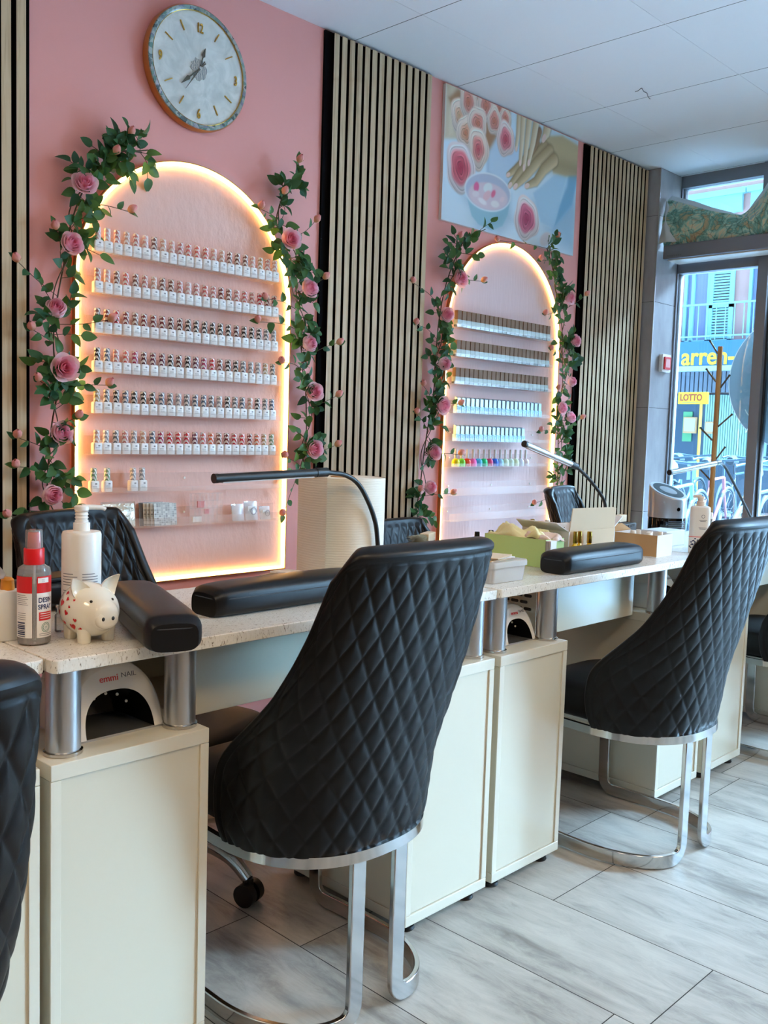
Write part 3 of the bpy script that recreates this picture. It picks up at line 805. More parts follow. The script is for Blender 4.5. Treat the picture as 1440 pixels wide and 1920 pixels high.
    for (cx, cz, rx, rz, a_, b_, c_, ph, k) in [
        (.091, .446, .055, .075, (.87, .70, .55), ap, cr, .3, .4), (.149, .519, .060, .075, apd, pk, cr, 1.2, .5), (.269, .533, .062, .075, apd, pk, cr, 2., .5),
        (.361, .546, .055, .06, apd, pk, cr, .5, .5), (.409, .513, .045, .05, apd, pk, cr, 2.6, .5), (.332, .483, .052, .065, apd, pk, cr, 3., .55),
        (.14, .385, .062, .072, (.85, .55, .42), ap, cr, 4., .5), (.217, .445, .066, .072, apd, pk, cr, 5., .5), (.227, .34, .072, .092, rd, pk, cr, 1., .5),
        (.418, .425, .066, .078, (.80, .33, .38), (.93, .62, .64), (.95, .86, .84), 2.2, .55), (.112, .237, .095, .108, (.75, .28, .36), (.92, .55, .58), (.93, .88, .88), .8, .6)]:
        rose(cx, cz, rx, rz, a_, b_, c_, ph, k)
    # bowl
    over(.45 * soft(poly([(.14, .12), (.25, .01), (.40, .0), (.50, .08), (.46, .16)]), .04), (.60, .68, .74))
    over(soft(poly([(.145, .157), (.20, .050), (.25, .022), (.345, .012), (.42, .045), (.455, .10), (.474, .19)]), .003), (.66, .80, .85))
    over(.5 * soft(poly([(.33, .03), (.42, .055), (.455, .10), (.474, .19), (.38, .10)]), .02), (.58, .73, .79))
    def ellp(cx, cz, a_, b_, rot):
        c_, s_ = math.cos(rot), math.sin(rot); e1 = ((X - cx) * c_ + (Z - cz) * s_) / a_; e2 = (-(X - cx) * s_ + (Z - cz) * c_) / b_
        return (np.hypot(e1, e2) - 1) * b_
    over(soft(ellp(.310, .172, .166, .083, .10), .003), (.93, .95, .97))
    over(soft(ellp(.310, .172, .158, .076, .10), .003), (.77, .79, .85))
    over(soft(ellp(.312, .155, .140, .058, .10), .004), (.90, .83, .86))
    for cx, cz, a_, b_, ro, co in [(.225, .178, .022, .017, 1.2, (.90, .48, .62)), (.305, .19, .033, .02, .4, (.92, .93, .93)), (.30, .155, .032, .017, .7, (.93, .78, .80)), (.345, .172, .020, .012, .9, (.90, .5, .6)),
                                   (.222, .148, .024, .014, .2, (.93, .88, .90)), (.36, .13, .03, .015, .1, (.95, .92, .92)), (.41, .16, .018, .011, .5, (.94, .85, .87)), (.27, .125, .03, .012, -.2, (.96, .93, .94))]:
        over(soft(ellp(cx, cz, a_, b_, ro), .003), co)
    # lower hand (reaching left), then upper hand (fingers hanging)
    lt, dk = (.90, .82, .68), (.66, .57, .44)
    over(soft(poly([(.69, .50), (.74, .515), (.86, .545), (1.01, .53), (1.01, .39), (.90, .365), (.80, .36), (.755, .40), (.70, .43)]), .008), (.80, .73, .59))
    over(.6 * soft(poly([(.80, .37), (1.01, .39), (1.01, .44), (.86, .44), (.78, .42)]), .03), (.64, .57, .45))
    finger([(.66, .45), (.56, .36), (.50, .31), (.445, .275)], [.026, .021, .018, .011], lt, dk, .009)
    finger([(.72, .46), (.60, .36), (.53, .30), (.462, .232)], [.030, .024, .021, .012], lt, dk, .010)
    finger([(.76, .45), (.66, .375), (.58, .30), (.502, .235)], [.032, .026, .022, .013], lt, dk, .011)
    finger([(.80, .42), (.72, .36), (.66, .29), (.590, .256)], [.032, .027, .021, .013], lt, dk, .011)
    finger([(.67, .52), (.64, .45), (.61, .40)], [.020, .020, .012], (.70, .58, .46), (.52, .40, .32))
    lt2, dk2 = (.95, .91, .84), (.80, .70, .56)
    finger([(.512, .56), (.508, .47), (.498, .40)], [.017, .014, .009], lt2, dk2, .007)
    finger([(.543, .56), (.540, .45), (.533, .345)], [.019, .016, .010], lt2, dk2, .008)
    finger([(.590, .56), (.578, .45), (.563, .330)], [.021, .018, .011], lt2, dk2, .009)
    finger([(.645, .56), (.625, .46), (.598, .36)], [.022, .019, .011], lt2, dk2, .009)
    finger([(.74, .58), (.728, .53), (.708, .495)], [.03, .026, .014], lt2, dk2, .013)
    # lower right rose, petals
    rose(.600, .110, .098, .100, (.70, .30, .42), (.90, .55, .62), (.94, .89, .89), 1.9, .58)
    over(soft(ellp(.76, .042, .05, .03, .5), .006), (.88, .84, .84))
    return np.clip((C - .5) * 1.16 + .455, 0, 1)
PW, PH = .998, .553
_nx, _nz = 330, 184
pc = paint_picture(_nx, _nz, PW, PH)
m_picture = mat('printed_picture', 'ffffff', .35, spec=.35); t = NT(m_picture)
at = t.n('ShaderNodeAttribute', attribute_name='print'); t.base(at.outputs['Color'])
r = thing('wall_picture', 'printed picture of pink roses, bowl and hands above the far arch', 'picture', (3.056, 0, 2.055))
MB().span((0, -.016, 0), (PW, -.001, PH)).build('board', m_white_wall, r)
b = MB(); gx, gz = np.linspace(0, PW, _nx), np.linspace(0, PH, _nz)
b.grid([[(x, -.0163, z) for z in gz] for x in gx])
o = b.build('print', m_picture, r)
a = o.data.attributes.new('print', 'FLOAT_COLOR', 'POINT')
cc = np.ones((_nx * _nz, 4)); cc[:, :3] = slin(pc.reshape(-1, 3)); a.data.foreach_set('color', cc.ravel())

# ------------------------------------------------------------------ rose garlands
def set_tint(me, tint):
    a = me.attributes.new('tint', 'FLOAT', 'POINT'); a.data.foreach_set('value', tint)
def leaf_geo(L, W, fold, curl):
    vs = []; fs = []
    n = 7
    for i in range(n):
        u = i / (n - 1); w = W * (math.sin(PI * u ** .78) ** .72) * (1 - .12 * u) if 0 < i < n - 1 else .0004
        z = -curl * u * u * L
        vs += [(-w, u * L, z + fold * w), (0, u * L, z), (w, u * L, z + fold * w)]
    for i in range(n - 1):
        k = i * 3
        fs += [(k, k + 1, k + 4, k + 3), (k + 1, k + 2, k + 5, k + 4)]
    return vs, fs
def leaf_matrix(p, d, roll):
    """leaf grows along d from p; face turned towards the room"""
    y = Vector(d).normalized(); z = Vector((random.uniform(-.5, .5), -1, random.uniform(-.2, .7)))
    z = (z - y * z.dot(y)).normalized(); x = y.cross(z)
    M = Matrix((x, y, z)).transposed().to_4x4(); M.translation = p
    return M @ Matrix.Rotation(roll, 4, 'Y')
def rose_mesh(name, seed, R=.034, closed=.0):
    rn = random.Random(seed); b = MB(); tint = []
    rings = [(.24, 3, 1.42, .98, 0.02), (.42, 3, 1.38, .9, .2), (.62, 4, 1.30, .8, .45), (.82, 5, 1.18, .68, .75), (1.0, 5, 1.0, .50, 1.)]
    for rf, n, hgt, lean, tn in rings:
        for k in range(n):
            a0 = 2 * PI * (k + rn.uniform(-.15, .15)) / n + rf * 3
            span = 2 * PI / n * 1.35; r0 = R * rf; P = []
            for j in range(6):
                v = j / 5; row = []
                rad = r0 * (.35 + .65 * math.sin(min(1, v * 1.1) * PI / 2)) * (1 + (1 - closed) * (1 - lean) * .45 * v ** 3 - closed * .22 * max(0, v - .55) / .45)
                z = R * hgt * (v ** .9) - R * .35 * (1 - lean) * v ** 4 * (1 - closed)
                for i in range(7):
                    u = i / 6 - .5
                    hz = z * (1 - .30 * (2 * abs(u)) ** 3)
                    aa = a0 + span * u * (1 - .12 * v)
                    rr = rad * (1 + .06 * math.cos(u * PI * 2))
                    row.append((rr * math.cos(aa), rr * math.sin(aa), hz)); tint.append(min(1., tn + .25 * v * (1 - tn) + rn.uniform(-.03, .03)))
                P.append(row)
            b.grid(P)
    me = b.mesh(name, m_rose, 180); set_tint(me, tint); return me
def bud_mesh(name, seed, R=.013):
    rn = random.Random(seed); b = MB(); tint = []
    for k in range(4):
        a0 = 2 * PI * k / 4 + rn.uniform(-.2, .2); P = []
        for j in range(6):
            v = j / 5; row = []
            for i in range(5):
                u = i / 4 - .5; aa = a0 + 2.2 * u
                rad = R * math.sin(PI * (.12 + .80 * v)) * (1.02 if k % 2 else .93)
                row.append((rad * math.cos(aa), rad * math.sin(aa), R * 2.5 * v * (1 - .15 * (2 * abs(u)) ** 2))); tint.append(v * .9)
            P.append(row)
        b.grid(P)
    me = b.mesh(name, m_bud, 180); set_tint(me, tint); return me
ROSES = [rose_mesh('rose', s, R=.031, closed=c) for s, c in ((1, .15), (2, .45), (3, .9))]
BUDS = [bud_mesh('rosebud', s) for s in (4, 5)]
def sepal_mesh():
    b = MB()
    for k in range(5):
        v, f = leaf_geo(.022, .0045, .2, -.4); M = Matrix.Rotation(2 * PI * k / 5, 4, 'Z') @ Matrix.Rotation(.75, 4, 'X'); b.add(v, f, M)
    me = b.mesh('calyx', m_leaf, 180); set_tint(me, [.55] * len(b.v)); return me
SEPAL = sepal_mesh()
def aim(d):
    return Vector(d).normalized().to_track_quat('Z', 'Y').to_matrix().to_4x4() @ Matrix.Rotation(random.uniform(0, 6), 4, 'Z')
def garland(label, path, blooms, buds, seed, nleaf, width, side=0.):
    """path/blooms/buds are (x, z) on the wall"""
    random.seed(seed)
    r = thing('rose_garland', label, 'garland', (path[0][0], 0, path[0][1]), group='artificial rose garlands round the arches')
    o0 = Vector((path[0][0], 0, path[0][1]))
    main = spline([Vector((x, -.028 - .012 * random.random(), z)) for x, z in path], 8)
    st = MB(); st.tube([p - o0 for p in main], .0024, 6)
    second = [p + Vector((.02 * math.sin(i * .35 + 1), -.008 + .006 * math.sin(i * .5), .01 * math.cos(i * .3))) for i, p in enumerate(main)]
    st.tube([p - o0 for p in second], .0018, 6)
    lf = MB(); tint = []
    def leaf(p, d, L, tn):
        v, f = leaf_geo(L, L * random.uniform(.27, .34) * 1.12, random.uniform(.1, .5), random.uniform(-.1, .5))
        lf.add(v, f, leaf_matrix(p - o0, d, random.uniform(-.7, .7)))
        tint.extend([max(0, min(1, tn + random.uniform(-.22, .22)))] * len(v))
    def tone(p):
        # one mid tint for every leaf, wherever it grows on the vine
        return .40
    def sprig(a_, b_, n, L=.040):
        mid = a_.lerp(b_, .5) + Vector((random.uniform(-.01, .01), -.012, random.uniform(-.008, .012)))
        pts = spline([a_, mid, b_], 5); st.tube([p - o0 for p in pts], .0011, 5)
        for k in range(n):
            i = int((.35 + .65 * k / max(1, n - 1)) * (len(pts) - 1)); p = pts[i]; tg = (pts[min(i + 1, len(pts) - 1)] - pts[max(i - 1, 0)]).normalized()
            ang = (1 if k % 2 else -1) * random.uniform(.6, 1.2) if k < n - 1 else random.uniform(-.2, .2)
            d = Matrix.Rotation(ang, 3, 'Y') @ tg + Vector((0, -random.uniform(0, .5), 0))
            leaf(p, d, L * random.uniform(.75, 1.15), tone(p))
    # leaf sprigs all along the vine
    k = 0
    while k < nleaf:
        i = random.randrange(len(main)); p = main[i]
        ang = random.uniform(0, 2 * PI); reach = width * random.uniform(.45, 1.)
        q = p + Vector((reach * math.cos(ang) + side * width * .3, -random.uniform(.0, .05), reach * math.sin(ang)))
        q.y = min(q.y, -.030)
        n = random.choice((3, 3, 4, 5)); sprig(p, q, n, .044); k += n
    def nearest(x, z): return min(main, key=lambda p: (p.x - x) ** 2 + (p.z - z) ** 2)
    for j, (x, z, s) in enumerate(blooms):
        p = Vector((x, -.060, z)); n0 = nearest(x, z); st.tube([n0 - o0, p - o0 + Vector((0, .01, -.01))], .0018, 6)
        d = Vector((random.uniform(-.35, .05), -1, random.uniform(-.05, .45)))
        ob = bpy.data.objects.new('rose', ROSES[j % 3]); link(ob, r)
        ob.matrix_local = Matrix.Translation(p - o0) @ aim(d) @ Matrix.Scale(s, 4)
        for q in range(4):
            an = random.uniform(0, 6.28); leaf(p + Vector((.02 * math.cos(an), .015, .02 * math.sin(an))), Vector((math.cos(an), -.1, math.sin(an))), .042, .35)
    for j, (x, z) in enumerate(buds):
        n0 = nearest(x, z - .04); p = Vector((x, -.062 - random.uniform(0, .02), z)); sprig(n0, p, 4, .034)
        d = Vector(((x - n0.x) * 4 + random.uniform(-.4, .4), -.8, .8))
        ob = bpy.data.objects.new('rosebud', BUDS[j % 2]); link(ob, r)
        M = Matrix.Translation(p - o0) @ aim(d); ob.matrix_local = M
        c_ = bpy.data.objects.new('calyx', SEPAL); link(c_, ob)
    st.build('vine_stem', m_stem, r, smooth=60)
    # leaves rest against the wall or the slats, never inside them
    lf.v = [(x, min(y, -.0255 if (x + o0.x > 2.38 and x + o0.x < 2.985) or x + o0.x < 1.275 or x + o0.x > 4.12 else -.004), z) for x, y, z in lf.v]
    me = lf.mesh('foliage', m_leaf, 180); set_tint(me, tint)
    link(bpy.data.objects.new('foliage', me), r)
    return r
B = lambda L, s=1.: [(x, z, s * random.uniform(.92, 1.08)) for x, z in L]
garland('rose garland climbing the left side of the clock wall arch',
        [(1.62, 2.00), (1.545, 1.985), (1.48, 1.93), (1.425, 1.85), (1.385, 1.74), (1.362, 1.63), (1.335, 1.49), (1.33, 1.37), (1.345, 1.27), (1.325, 1.14), (1.315, 1.0), (1.315, .90), (1.345, .83)],
        B([(1.409, 1.846), (1.36, 1.67), (1.319, 1.477), (1.343, 1.315), (1.331, 1.116), (1.304, .944)], 1.15),
        [(1.552, 2.027), (1.504, 1.962), (1.322, 1.712), (1.245, 1.417), (1.266, 1.275), (1.2, 1.11), (1.203, 1.027), (1.179, .886), (1.484, 1.469), (1.482, 1.273), (1.387, 1.172), (1.545, 1.80), (1.20, 1.60)], 21, 280, .085)
garland('rose garland hanging down the right side of the clock wall arch',
        [(2.215, 2.03), (2.17, 1.93), (2.195, 1.83), (2.235, 1.73), (2.265, 1.62), (2.285, 1.48), (2.305, 1.35), (2.32, 1.22), (2.315, 1.10), (2.30, 1.02)],
        B([(2.194, 1.821), (2.279, 1.656), (2.285, 1.461), (2.322, 1.29), (2.323, 1.086)], 1.05),
        [(2.222, 2.096), (2.153, 1.973), (2.061, 1.906), (2.309, 1.906), (2.349, 1.709), (2.085, 1.604), (2.059, 1.523), (2.162, 1.39), (2.423, 1.285), (2.179, 1.057), (2.19, .849), (2.42, 1.48), (2.44, 1.10)], 22, 215, .075)
garland('rose garland on the left side of the arch under the picture',
        [(3.30, 2.045), (3.20, 2.00), (3.13, 1.90), (3.085, 1.78), (3.045, 1.64), (3.035, 1.50), (3.03, 1.36), (3.01, 1.22), (2.985, 1.08), (2.965, .95), (2.95, .84), (2.96, .79)],
        B([(3.119, 1.807), (3.048, 1.654), (3.043, 1.448), (3.035, 1.276), (2.995, 1.074), (2.979, .929)], 1.05),
        [(3.123, 1.984), (2.852, 1.595), (2.914, 1.354), (2.871, 1.237), (3.14, 1.285), (2.91, .919), (2.84, 1.76), (3.26, 1.82), (3.16, 1.07), (3.13, .90)], 23, 230, .085)
garland('rose garland on the right side of the arch under the picture',
        [(3.80, 2.05), (3.86, 1.95), (3.91, 1.83), (3.95, 1.70), (3.98, 1.56), (3.985, 1.42), (3.96, 1.28), (3.97, 1.14), (3.985, 1.0), (3.99, .86)],
        B([(3.947, 1.828), (4.02, 1.63), (4.005, 1.429), (3.931, 1.3), (4.006, 1.251), (3.989, .894)], 1.0),
        [(3.372, 2.012), (3.711, 1.979), (3.823, 2.10), (3.748, 1.73), (3.809, 1.574), (3.883, 1.388), (4.102, 1.254), (3.769, 1.185), (3.752, .836), (4.08, 1.86)], 24, 230, .080)
random.seed(7)

# ------------------------------------------------------------------ cabinets
YF = -1.31
CTOP = .612
def cabinet(label, x0, x1, depth=.44):
    r = thing('white_cabinet', label, 'cabinet', ((x0 + x1) / 2, YF, 0), group='white gloss cabinets under the worktops')
    w = (x1 - x0) / 2; e = .018; D = depth
    b = MB(); b.span((-w + .001, .0045, .052), (w - .001, D - .001, CTOP - .0275)); b.build('body', m_cream, r, bevel=.001)
    b = MB(); b.span((-w, 0, CTOP - .027), (w, D, CTOP)); b.build('top_board', m_cream_edge, r, bevel=.0015)
    b = MB(); b.span((-w, 0, .026), (w, D, .051)); b.build('bottom_rail', m_cream_edge, r, bevel=.0015)
    for s in (-1, 1):
        b = MB(); b.span((s * w, .0005, .0515), (s * (w - e), .0046, CTOP - .0275)); b.build('edge_strip', m_cream_edge, r, bevel=.0008)
    for sx in (-1, 1):
        for y in (.035, D - .035):
            b = MB(); b.lathe([(.020, 0), (.022, .003), (.020, .010), (.014, .012), (.014, .026)], (sx * (w - .04), y, 0), n=20); b.build('foot', m_blackplastic, r, smooth=40)
    return r
CABS = [('white cabinet half hidden by the chair at the left edge', .375, .672), ('white cabinet under the piggy bank, fully visible at left', .690, .994),
        ('white cabinet just right of the centre chair, left of a close pair', 1.545, 1.842), ('white cabinet right of a close pair, under the clear plastic box', 1.866, 2.163),
        ('white cabinet behind the legs of the second chair', 2.704, 2.992), ('white cabinet at the right, second behind the far chair legs', 3.040, 3.336),
        ('white cabinet behind the farthest chair, nearest the window', 3.885, 4.16)]
for c in CABS: cabinet(*c)

# ------------------------------------------------------------------ worktops on aluminium posts
ST = .7815; SB = .759
def worktop(label, x0, x1, yf, posts, apron=None):
    r = thing('worktop', label, 'worktop', ((x0 + x1) / 2, yf, 0), group='speckled quartz worktops')
    cx = (x0 + x1) / 2; L = (x1 - x0) / 2
    poly = [(-L, 0), (L, 0), (L, .455), (-L, .455)]
    b = MB(); b.prism(rrect(2 * L, .455, .012, 4), ST - SB, Matrix.Translation((0, .2275, SB)))
    b.build('slab', m_quartz, r, bevel=.002)
    for px, py in posts:
        b = MB(); b.lathe([(.0285, CTOP + .002), (.0285, SB)], (px - cx, py - yf, 0), n=32); o = b.build('post', m_alu, r, smooth=40)
        b = MB(); b.lathe([(.032, CTOP + .0005), (.032, CTOP + .006), (.029, CTOP + .008)], (px - cx, py - yf, 0), n=32); b.build('collar', m_chrome, o, smooth=40)
    if apron:
        b = MB(); b.span((apron[0] - cx, -1.200 - yf, .600), (apron[1] - cx, -1.182 - yf, SB - .004)); b.span((apron[0] - cx, -1.184 - yf, .600), (apron[1] - cx, -.93 - yf, .612)); b.span((apron[0] - cx, -.948 - yf, .612), (apron[1] - cx, -.93 - yf, SB - .004))
        b.build('drawer_box', m_cream, r, bevel=.0015)
    return r
worktop('speckled worktop at the left edge carrying the spray and pump bottles', -.46, .690, -1.292, [(.62, -1.25), (.42, -1.25), (.62, -.92)])
worktop('speckled worktop holding piggy bank, long cushion and big paper roll', .694, 1.846, YF, [(.735, -1.262), (.962, -1.262), (1.585, -1.262), (1.808, -1.262), (.735, -.91), (.962, -.91), (1.585, -.91), (1.808, -.91)], (.997, 1.542))
worktop('speckled worktop holding green box, cartons and far cushion', 1.852, 2.998, YF, [(1.900, -1.262), (2.128, -1.262), (2.735, -1.262), (2.955, -1.262), (1.900, -.91), (2.128, -.91), (2.735, -.91), (2.955, -.91)], (2.166, 2.701))
worktop('speckled worktop nearest the window under the silver purifier', 3.004, 4.17, YF, [(3.075, -1.262), (3.30, -1.262), (3.925, -1.262), (4.12, -1.262), (3.075, -.91), (3.30, -.91), (3.925, -.91), (4.12, -.91)], (3.34, 3.881))

# ------------------------------------------------------------------ chairs
def shell_fn():
    zt = np.array([.345, .40, .46, .52, .56, .60, .665, .74, .80, .90, .96]); ye = np.array([.205, .228, .236, .225, .190, .145, .080, .03, -.002, -.042, -.065])
    zz = np.linspace(.345, .96, 124); yy = np.interp(zz, zt, ye)
    ker = np.hanning(17); ker /= ker.sum(); yy = np.convolve(np.pad(yy, 8, mode='edge'), ker, mode='valid')
    wz = np.interp(zz, [.345, .40, .60, .80, .96], [.222, .236, .236, .212, .192]); wz = np.convolve(np.pad(wz, 8, mode='edge'), ker, mode='valid')
    return zz, yy, wz
_ZZ, _YE, _WZ = shell_fn()
ZB, ZT = .368, .944
def shell_base(phi, t):
    """outer surface of the tub back; phi -1..1 across, t 0..1 up (arrays)"""
    corner = np.clip((np.abs(phi) - .66) / .34, 0, 1)
    top = ZT - .046 * corner ** 2.6 + .004 * np.cos(phi * PI / 2)
    z = ZB + t * (top - ZB)
    w = np.interp(z, _ZZ, _WZ); ye = np.interp(z, _ZZ, _YE)
    yc = -.125 * np.clip((z - .40) / .56, 0, 1) ** 1.25 + .012 * np.clip((.44 - z) / .08, 0, 1) ** 2
    q = phi * PI / 2
    x = w * np.sign(q) * np.abs(np.sin(q)) ** .82
    y = ye - (ye - yc) * np.abs(np.cos(q)) ** .80
    return np.stack([x, y, z], -1)
def make_shell(nu, nv, quilt_in):
    phi = np.sin(np.linspace(-1, 1, nu) * PI / 2 * .86) / math.sin(PI / 2 * .86)
    phi = .45 * np.linspace(-1, 1, nu) + .55 * phi
    t = np.linspace(0, 1, nv)
    PHI, T = np.meshgrid(phi, t, indexing='ij')
    P = shell_base(PHI, T)
    du = np.gradient(P, axis=0); dv = np.gradient(P, axis=1)
    N = np.cross(dv, du); N /= np.linalg.norm(N, axis=-1, keepdims=True) + 1e-12
    if N[nu // 2, nv // 2, 1] > 0: N = -N
    # arc length across (measured from the middle), height
    S = np.zeros((nu, nv)); seg = np.linalg.norm(np.diff(P, axis=0), axis=-1)
    S[1:] = np.cumsum(seg, 0); S -= S[nu // 2][None, :]
    Sref = S * .35 + .65 * np.median(S, axis=1)[:, None]
    def quilt(S_, Z_, amp):
        a_ = S_ / .050 + (Z_ - .60) / .081; b_ = S_ / .050 - (Z_ - .60) / .081
        f = np.minimum(np.abs(a_ - np.round(a_)), np.abs(b_ - np.round(b_)))
        return amp * (1 - np.exp(-(f / .17) ** .95)) * 1.0
    rim = np.minimum(np.minimum((1 - T) * 3.2, (1 - np.abs(PHI)) * 2.6), 1.)
    band = np.clip((rim - .055) / .09, 0, 1)
    seam = np.exp(-((rim - .062) / .014) ** 2)
    disp = quilt(Sref, P[..., 2], .0046) * band + .0040 * (1 - band) - .0030 * seam
    outer = P + N * disp[..., None]
    th = .040 * np.clip(.55 + .45 * np.minimum((1 - np.abs(PHI)) * 4, 1), 0, 1)
    inner = P - N * th[..., None]
    di = (quilt(Sref, P[..., 2], .006) * band if quilt_in else 0 * band + .002 * band)
    inner = inner - N * (di[..., None])
    return outer, inner, P, N
def rim_strip(outer, inner):
    nu, nv = outer.shape[:2]
    O = np.concatenate([outer[0, :-1], outer[:-1, -1], outer[-1, ::-1]]); I = np.concatenate([inner[0, :-1], inner[:-1, -1], inner[-1, ::-1]])
    tg = np.gradient(O, axis=0); tg /= np.linalg.norm(tg, axis=-1, keepdims=True)
    d = I - O; e = np.cross(d, tg); e /= np.linalg.norm(e, axis=-1, keepdims=True)
    mid = (O + I) / 2; ctr = np.array([0, .1, .55])
    e *= np.sign(((mid - ctr) * e).sum(-1).mean()) or 1
    rows = []
    for k in range(9):
        a_ = PI * k / 8
        rows.append(mid - d / 2 * math.cos(a_) + e * (np.linalg.norm(d, axis=-1, keepdims=True) * .26) * math.sin(a_))
    return np.stack(rows)
def grid_mesh(name, P, m, flip=False):
    b = MB(); A, Bn = P.shape[:2]
    b.v = [tuple(map(float, p)) for p in P.reshape(-1, 3)]
    idx = np.arange(A * Bn).reshape(A, Bn)
    q = np.stack([idx[:-1, :-1], idx[1:, :-1], idx[1:, 1:], idx[:-1, 1:]], -1).reshape(-1, 4)
    if flip: q = q[:, ::-1]
    b.f = [tuple(map(int, r_)) for r_ in q]; b.mi = [0] * len(b.f)
    return b.mesh(name, m, 180)
def seat_mesh(y0, y1, z0, z1, w):
    b = MB(); P = []
    ol = []
    n = 44
    for i in range(n):
        a_ = 2 * PI * i / n; c_, s_ = math.cos(a_), math.sin(a_)
        k = .62 if s_ < 0 else .42
        ol.append((w * math.copysign(abs(c_) ** k, c_), (y0 + y1) / 2 + (y1 - y0) / 2 * math.copysign(abs(s_) ** k, s_)))
    cy = (y0 + y1) / 2
    for z, s in ((z0, .93), (z0 + .008, .985), (z0 + .03, 1.), (z1 - .035, 1.), (z1 - .015, .975), (z1 - .004, .92), (z1 + .004, .8), (z1 + .012, .5), (z1 + .014, .02)):
        P.append([(x * s, cy + (y - cy) * s, z) for x, y in ol])
    b.grid(P, wrap=True); b.add(P[0], [tuple(range(n - 1, -1, -1))])
    return b.mesh('seat', m_seat, 180)
out_c, in_c, _, _ = make_shell(250, 190, False)
CH_OUT = grid_mesh('backrest', out_c, m_leather); CH_IN = grid_mesh('inner_back', in_c, m_leather_s, True); CH_RIM = grid_mesh('rim_piping', rim_strip(out_c, in_c), m_leather_s)
out_t, in_t, _, _ = make_shell(170, 130, True)
TC_OUT = grid_mesh('backrest', out_t, m_leather); TC_IN = grid_mesh('inner_back', in_t, m_leather, True); TC_RIM = grid_mesh('rim_piping', rim_strip(out_t, in_t), m_leather_s)
SEAT = seat_mesh(.035, .475, .372, .462, .200)
TSEAT = seat_mesh(.035, .475, .372, .462, .200)
def ring_mesh():
    pts = []; nr = []
    for i in range(61):
        q = -PI / 2 + PI * i / 60
        x = .222 * math.copysign(abs(math.sin(q)) ** .85, q); y = .24 - .238 * abs(math.cos(q)) ** .8
        pts.append(Vector((x, y, .3575))); nr.append(Vector((x, (y - .24), 0)).normalized())
    front = [Vector((.218, .33, .3575)), Vector((.212, .42, .3575)), Vector((.185, .465, .3575)), Vector((.10, .478, .3575)), Vector((0, .482, .3575)), Vector((-.10, .478, .3575)), Vector((-.185, .465, .3575)), Vector((-.212, .42, .3575)), Vector((-.218, .33, .3575))]
    fn = [Vector((p.x * .3 if abs(p.x) < .15 else p.x, (p.y - .24) * (1 if abs(p.x) < .2 else .2), 0)).normalized() for p in front]
    b = MB(); b.ribbon(pts + front, nr + fn, .022, .012, closed=True)
    # carrier plate under the seat
    b.span((-.15, .06, .350), (.15, .46, .3585))
    return b.mesh('seat_ring', m_chrome, 40)
RING = ring_mesh()
def leg_loop(side):
    """flat chrome bar: rear upright, floor curve, front upright"""
    pts = []; R = .035
    def v(x, y, z): return Vector((x * side, y, z))
    zf = .021
    pts += [v(.058, .018, .352), v(.058, .018, .25), v(.058, .018, .12), v(.058, .018, zf + R + .01)]
    for k in range(1, 7):
        a_ = PI / 2 * k / 6; pts.append(v(.058 + R * (1 - math.cos(a_)), .018 + .003 * (1 - math.cos(a_)), zf + R * (1 - math.sin(a_))))
    arc = []
    for k in range(1, 22):
        a_ = PI / 2 * k / 21
        arc.append(v(.093 + (.224 - .093) * math.sin(a_), .021 + .21 * (1 - math.cos(a_)), zf))
    pts += arc
    pts += [v(.224, .29, zf), v(.222, .36, zf), v(.220, .405, zf)]
    for k in range(1, 7):
        a_ = PI / 2 * k / 6; pts.append(v(.220 - .002 * k / 6, .405 + R * math.sin(a_), zf + R * (1 - math.cos(a_))))
    pts += [v(.216, .44, .12), v(.213, .44, .25), v(.210, .44, .352)]
    nr = []
    n = len(pts)
    for i, p in enumerate(pts):
        tg = (pts[min(i + 1, n - 1)] - pts[max(i - 1, 0)]).normalized()
        out = Vector((p.x * 1.0, p.y - .24, 0))
        if p.z > zf + .001 and p.y < .1: out = Vector((0, -1, 0))
        elif p.z > zf + .001: out = Vector((side, 0, 0))
        nr.append((out - tg * out.dot(tg)).normalized())
    # smooth normals
    for _ in range(3): nr = [(nr[max(i - 1, 0)] + nr[i] * 2 + nr[min(i + 1, n - 1)]).normalized() for i in range(n)]
    b = MB(); b.ribbon(pts, nr, .036, .012); return b.mesh('leg', m_chrome, 40)
LEGS = [leg_loop(-1), leg_loop(1)]
def part(name, me, parent, loc=(0, 0, 0)):
    o = bpy.data.objects.new(name, me); link(o, parent); o.location = loc; return o
def client_chair(label, x, y, rz):
    r = thing('quilted_chair', label, 'chair', (x, y, 0), rz, 'quilted black client chairs')
    bk = part('backrest', CH_OUT, r); part('rim_piping', CH_RIM, bk); part('inner_back', CH_IN, bk)
    part('seat', SEAT, r); part('seat_ring', RING, r)
    for m in LEGS:
        o = part('leg', m, r); bv = o.modifiers.new('bevel', 'BEVEL'); bv.width = .002; bv.segments = 2; bv.limit_method = 'ANGLE'
    return r
client_chair('black quilted chair on chrome legs in the centre, nearest to view', 1.288, -1.485, 0)
client_chair('black quilted chair on chrome legs at right, second along the worktops', 2.457, -1.575, math.radians(-1))
client_chair('black quilted chair at the right edge, farthest, mostly hidden', 3.645, -1.56, 0)
client_chair('black quilted chair cut off by the left edge of the photo', .174, -1.865, 0)

